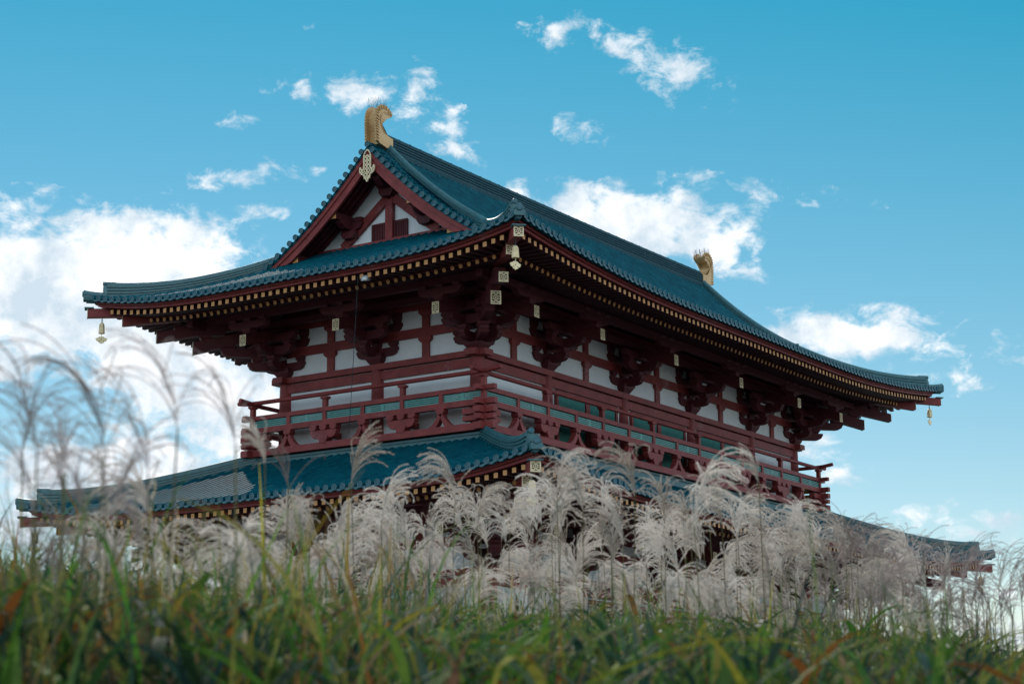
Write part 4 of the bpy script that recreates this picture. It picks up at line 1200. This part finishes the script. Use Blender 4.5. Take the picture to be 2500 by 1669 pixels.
# standing out one by one
for lab,x,y,d,dirx,sc,thin in (
  ('single fluffy plume nodding right before the left balcony corner brackets',800,1015,7.6,1,.95,0),
  ('upright feathery plume against the dark blue lower roof',1040,1050,8.0,-1,1.05,0),
  ('fluffy plume curving left over the lower eave left of centre',870,1105,7.8,1,.9,0),
  ('tall feathery plume right of the lower corner bell',1335,1065,7.6,-1,1.1,0),
  ('large plume leaning left beside the lower corner bell',1275,1045,7.8,1,.9,0),
  ('large pale plume arching right before the balcony centre',1590,1072,6.9,1,1.3,0),
  ('tall plume with upright tip before the balcony struts',1455,1035,7.6,-1,1.1,0),
  ('tan compact plume head rising highest before the right balcony',1742,1055,8.2,-1,.7,0),
  ('forked narrow plume before the left end of the balcony sill',655,1015,6.0,-1,.9,1),
  ('pale rounded plume hanging before the left balcony corner',600,985,4.9,-1,.55,0),
  ('blurred large pale plume over the lower roof left part',345,1075,4.4,-1,.95,0),
  ('thin plume arching left against white cloud under the left bell',395,805,3.4,-1,.85,1),
  ('thin plume arching left against white cloud near the balcony',530,858,3.6,-1,.8,1),
  ('reddish blurred plume arching against blue sky at left',225,850,3.3,-1,.9,1),
  ('dark blurred plume drooping at the far left edge',70,850,3.1,-1,.85,1),
  ('blurred plume below the cloud gap left of the lower roof',330,905,3.3,-1,.85,1),
  ('low thin plume before the small cumulus at far left',70,1005,3.2,-1,.8,1)):
    la,el=px(x,y); rz=(LEFTW if dirx<0 else LEFTW+PI)+rr.uniform(-.4,.4); sc*=1.0
    silver_grass(la,d,el-math.degrees(.17*sc/d),rz,sc,thin,lab,None,k); k+=1
def band(n,xlo,xhi,topf,ylo,dlo,dhi,slo,shi,thin,label,group,left=.7):
    global k
    for i in range(n):
        x=rr.uniform(xlo,xhi); yt=topf(x); y=yt+(ylo(x)-yt)*rr.random()**1.05; d=rr.uniform(dlo,dhi)
        la,el=px(x,y); rz=(LEFTW if rr.random()<left else LEFTW+PI)+rr.gauss(0,.6)
        sc=rr.uniform(slo,shi)*1.0
        silver_grass(la,d,el-math.degrees(.16*sc/d),rz,sc,thin,label,group,k); k+=1
tt=lambda tab: (lambda x: lerp_tab(tab,x))
band(164,640,2130,tt([(600,1150),(700,1120),(850,1130),(1000,1125),(1250,1100),(1500,1090),(1700,1130),(1900,1200),(2100,1230),(2300,1290)]),tt([(600,1370),(2300,1430)]),8.3,12.0,.85,1.3,0,
     'fluffy grey plume in the thick band covering the lower storey','plumes in the thick band',.62)
band(22,250,700,tt([(250,1215),(700,1150)]),tt([(250,1300),(700,1350)]),5.0,7.0,.7,1.0,0,'soft blurred plume before the left half of the lower eave','plumes before the left lower eave',.7)
band(58,1880,2349,tt([(1850,1190),(2100,1240),(2349,1260)]),tt([(1850,1400),(2349,1460)]),7.5,10.,.9,1.2,1,'thin reddish plume before the right end of the lower roof and sky','thin plumes at the right',.35)
band(14,0,330,tt([(0,920),(330,980)]),tt([(0,1300),(330,1250)]),3.1,4.0,.55,.75,1,'thin blurred plume against cloud at the far left','thin plumes at the far left',.7)
band(22,500,2250,tt([(500,1370),(2250,1440)]),tt([(500,1490),(2250,1550)]),5.6,7.8,.4,.75,0,'small pale plume sunk among the green leaves','plumes among the leaves',.6)

# more plumes of the same kind standing behind the counted ones, as one mass
mb=MB(); rb=random.Random(909)
for i in range(100):
    x=rb.uniform(420,2200); yt=lerp_tab([(420,1260),(700,1190),(1250,1150),(1700,1180),(2200,1290)],x); y=yt+(1440-yt)*rb.random()**.8; d=rb.uniform(11,14)
    la,el=px(x,y); sc=rb.uniform(.9,1.25); p0=polar(la,d,CAM.z+d*math.tan(rad(el))-.16*sc); rz=(LEFTW if rb.random()<.75 else LEFTW+PI)+rb.gauss(0,.6)
    ca,sa=math.cos(rz)*sc,math.sin(rz)*sc; me=PLUMES[i%7]; b=len(mb.v)
    mb.v.extend([(p0.x+v.co.x*ca-v.co.y*sa,p0.y+v.co.x*sa+v.co.y*ca,p0.z+v.co.z*sc) for v in me.vertices])
    for q in me.polygons: mb.f.append(tuple(j+b for j in q.vertices)); mb.m.append(0); mb.s.append(False)
    mb.tube([(p0.x,p0.y,max(.02,p0.z-1.9)),tuple(p0)],[.003,.002],4,1,True,False)
o=mb.build('distant_plumes',[M_PLUME,M_STALK]); o['kind']='stuff'; o['label']='pale plumes massed behind the nearer ones before the lower storey'; o['category']='silver grass'

# ------------------------------------------------------------------ render settings
scene.view_settings.view_transform='Standard'; scene.view_settings.look='None'; scene.view_settings.exposure=0; scene.view_settings.gamma=1
scene.render.engine='CYCLES'
c=scene.cycles; c.use_denoising=True; c.max_bounces=8; c.transparent_max_bounces=8; c.caustics_reflective=False; c.caustics_refractive=False
try: c.denoiser='OPENIMAGEDENOISE'
except Exception: pass
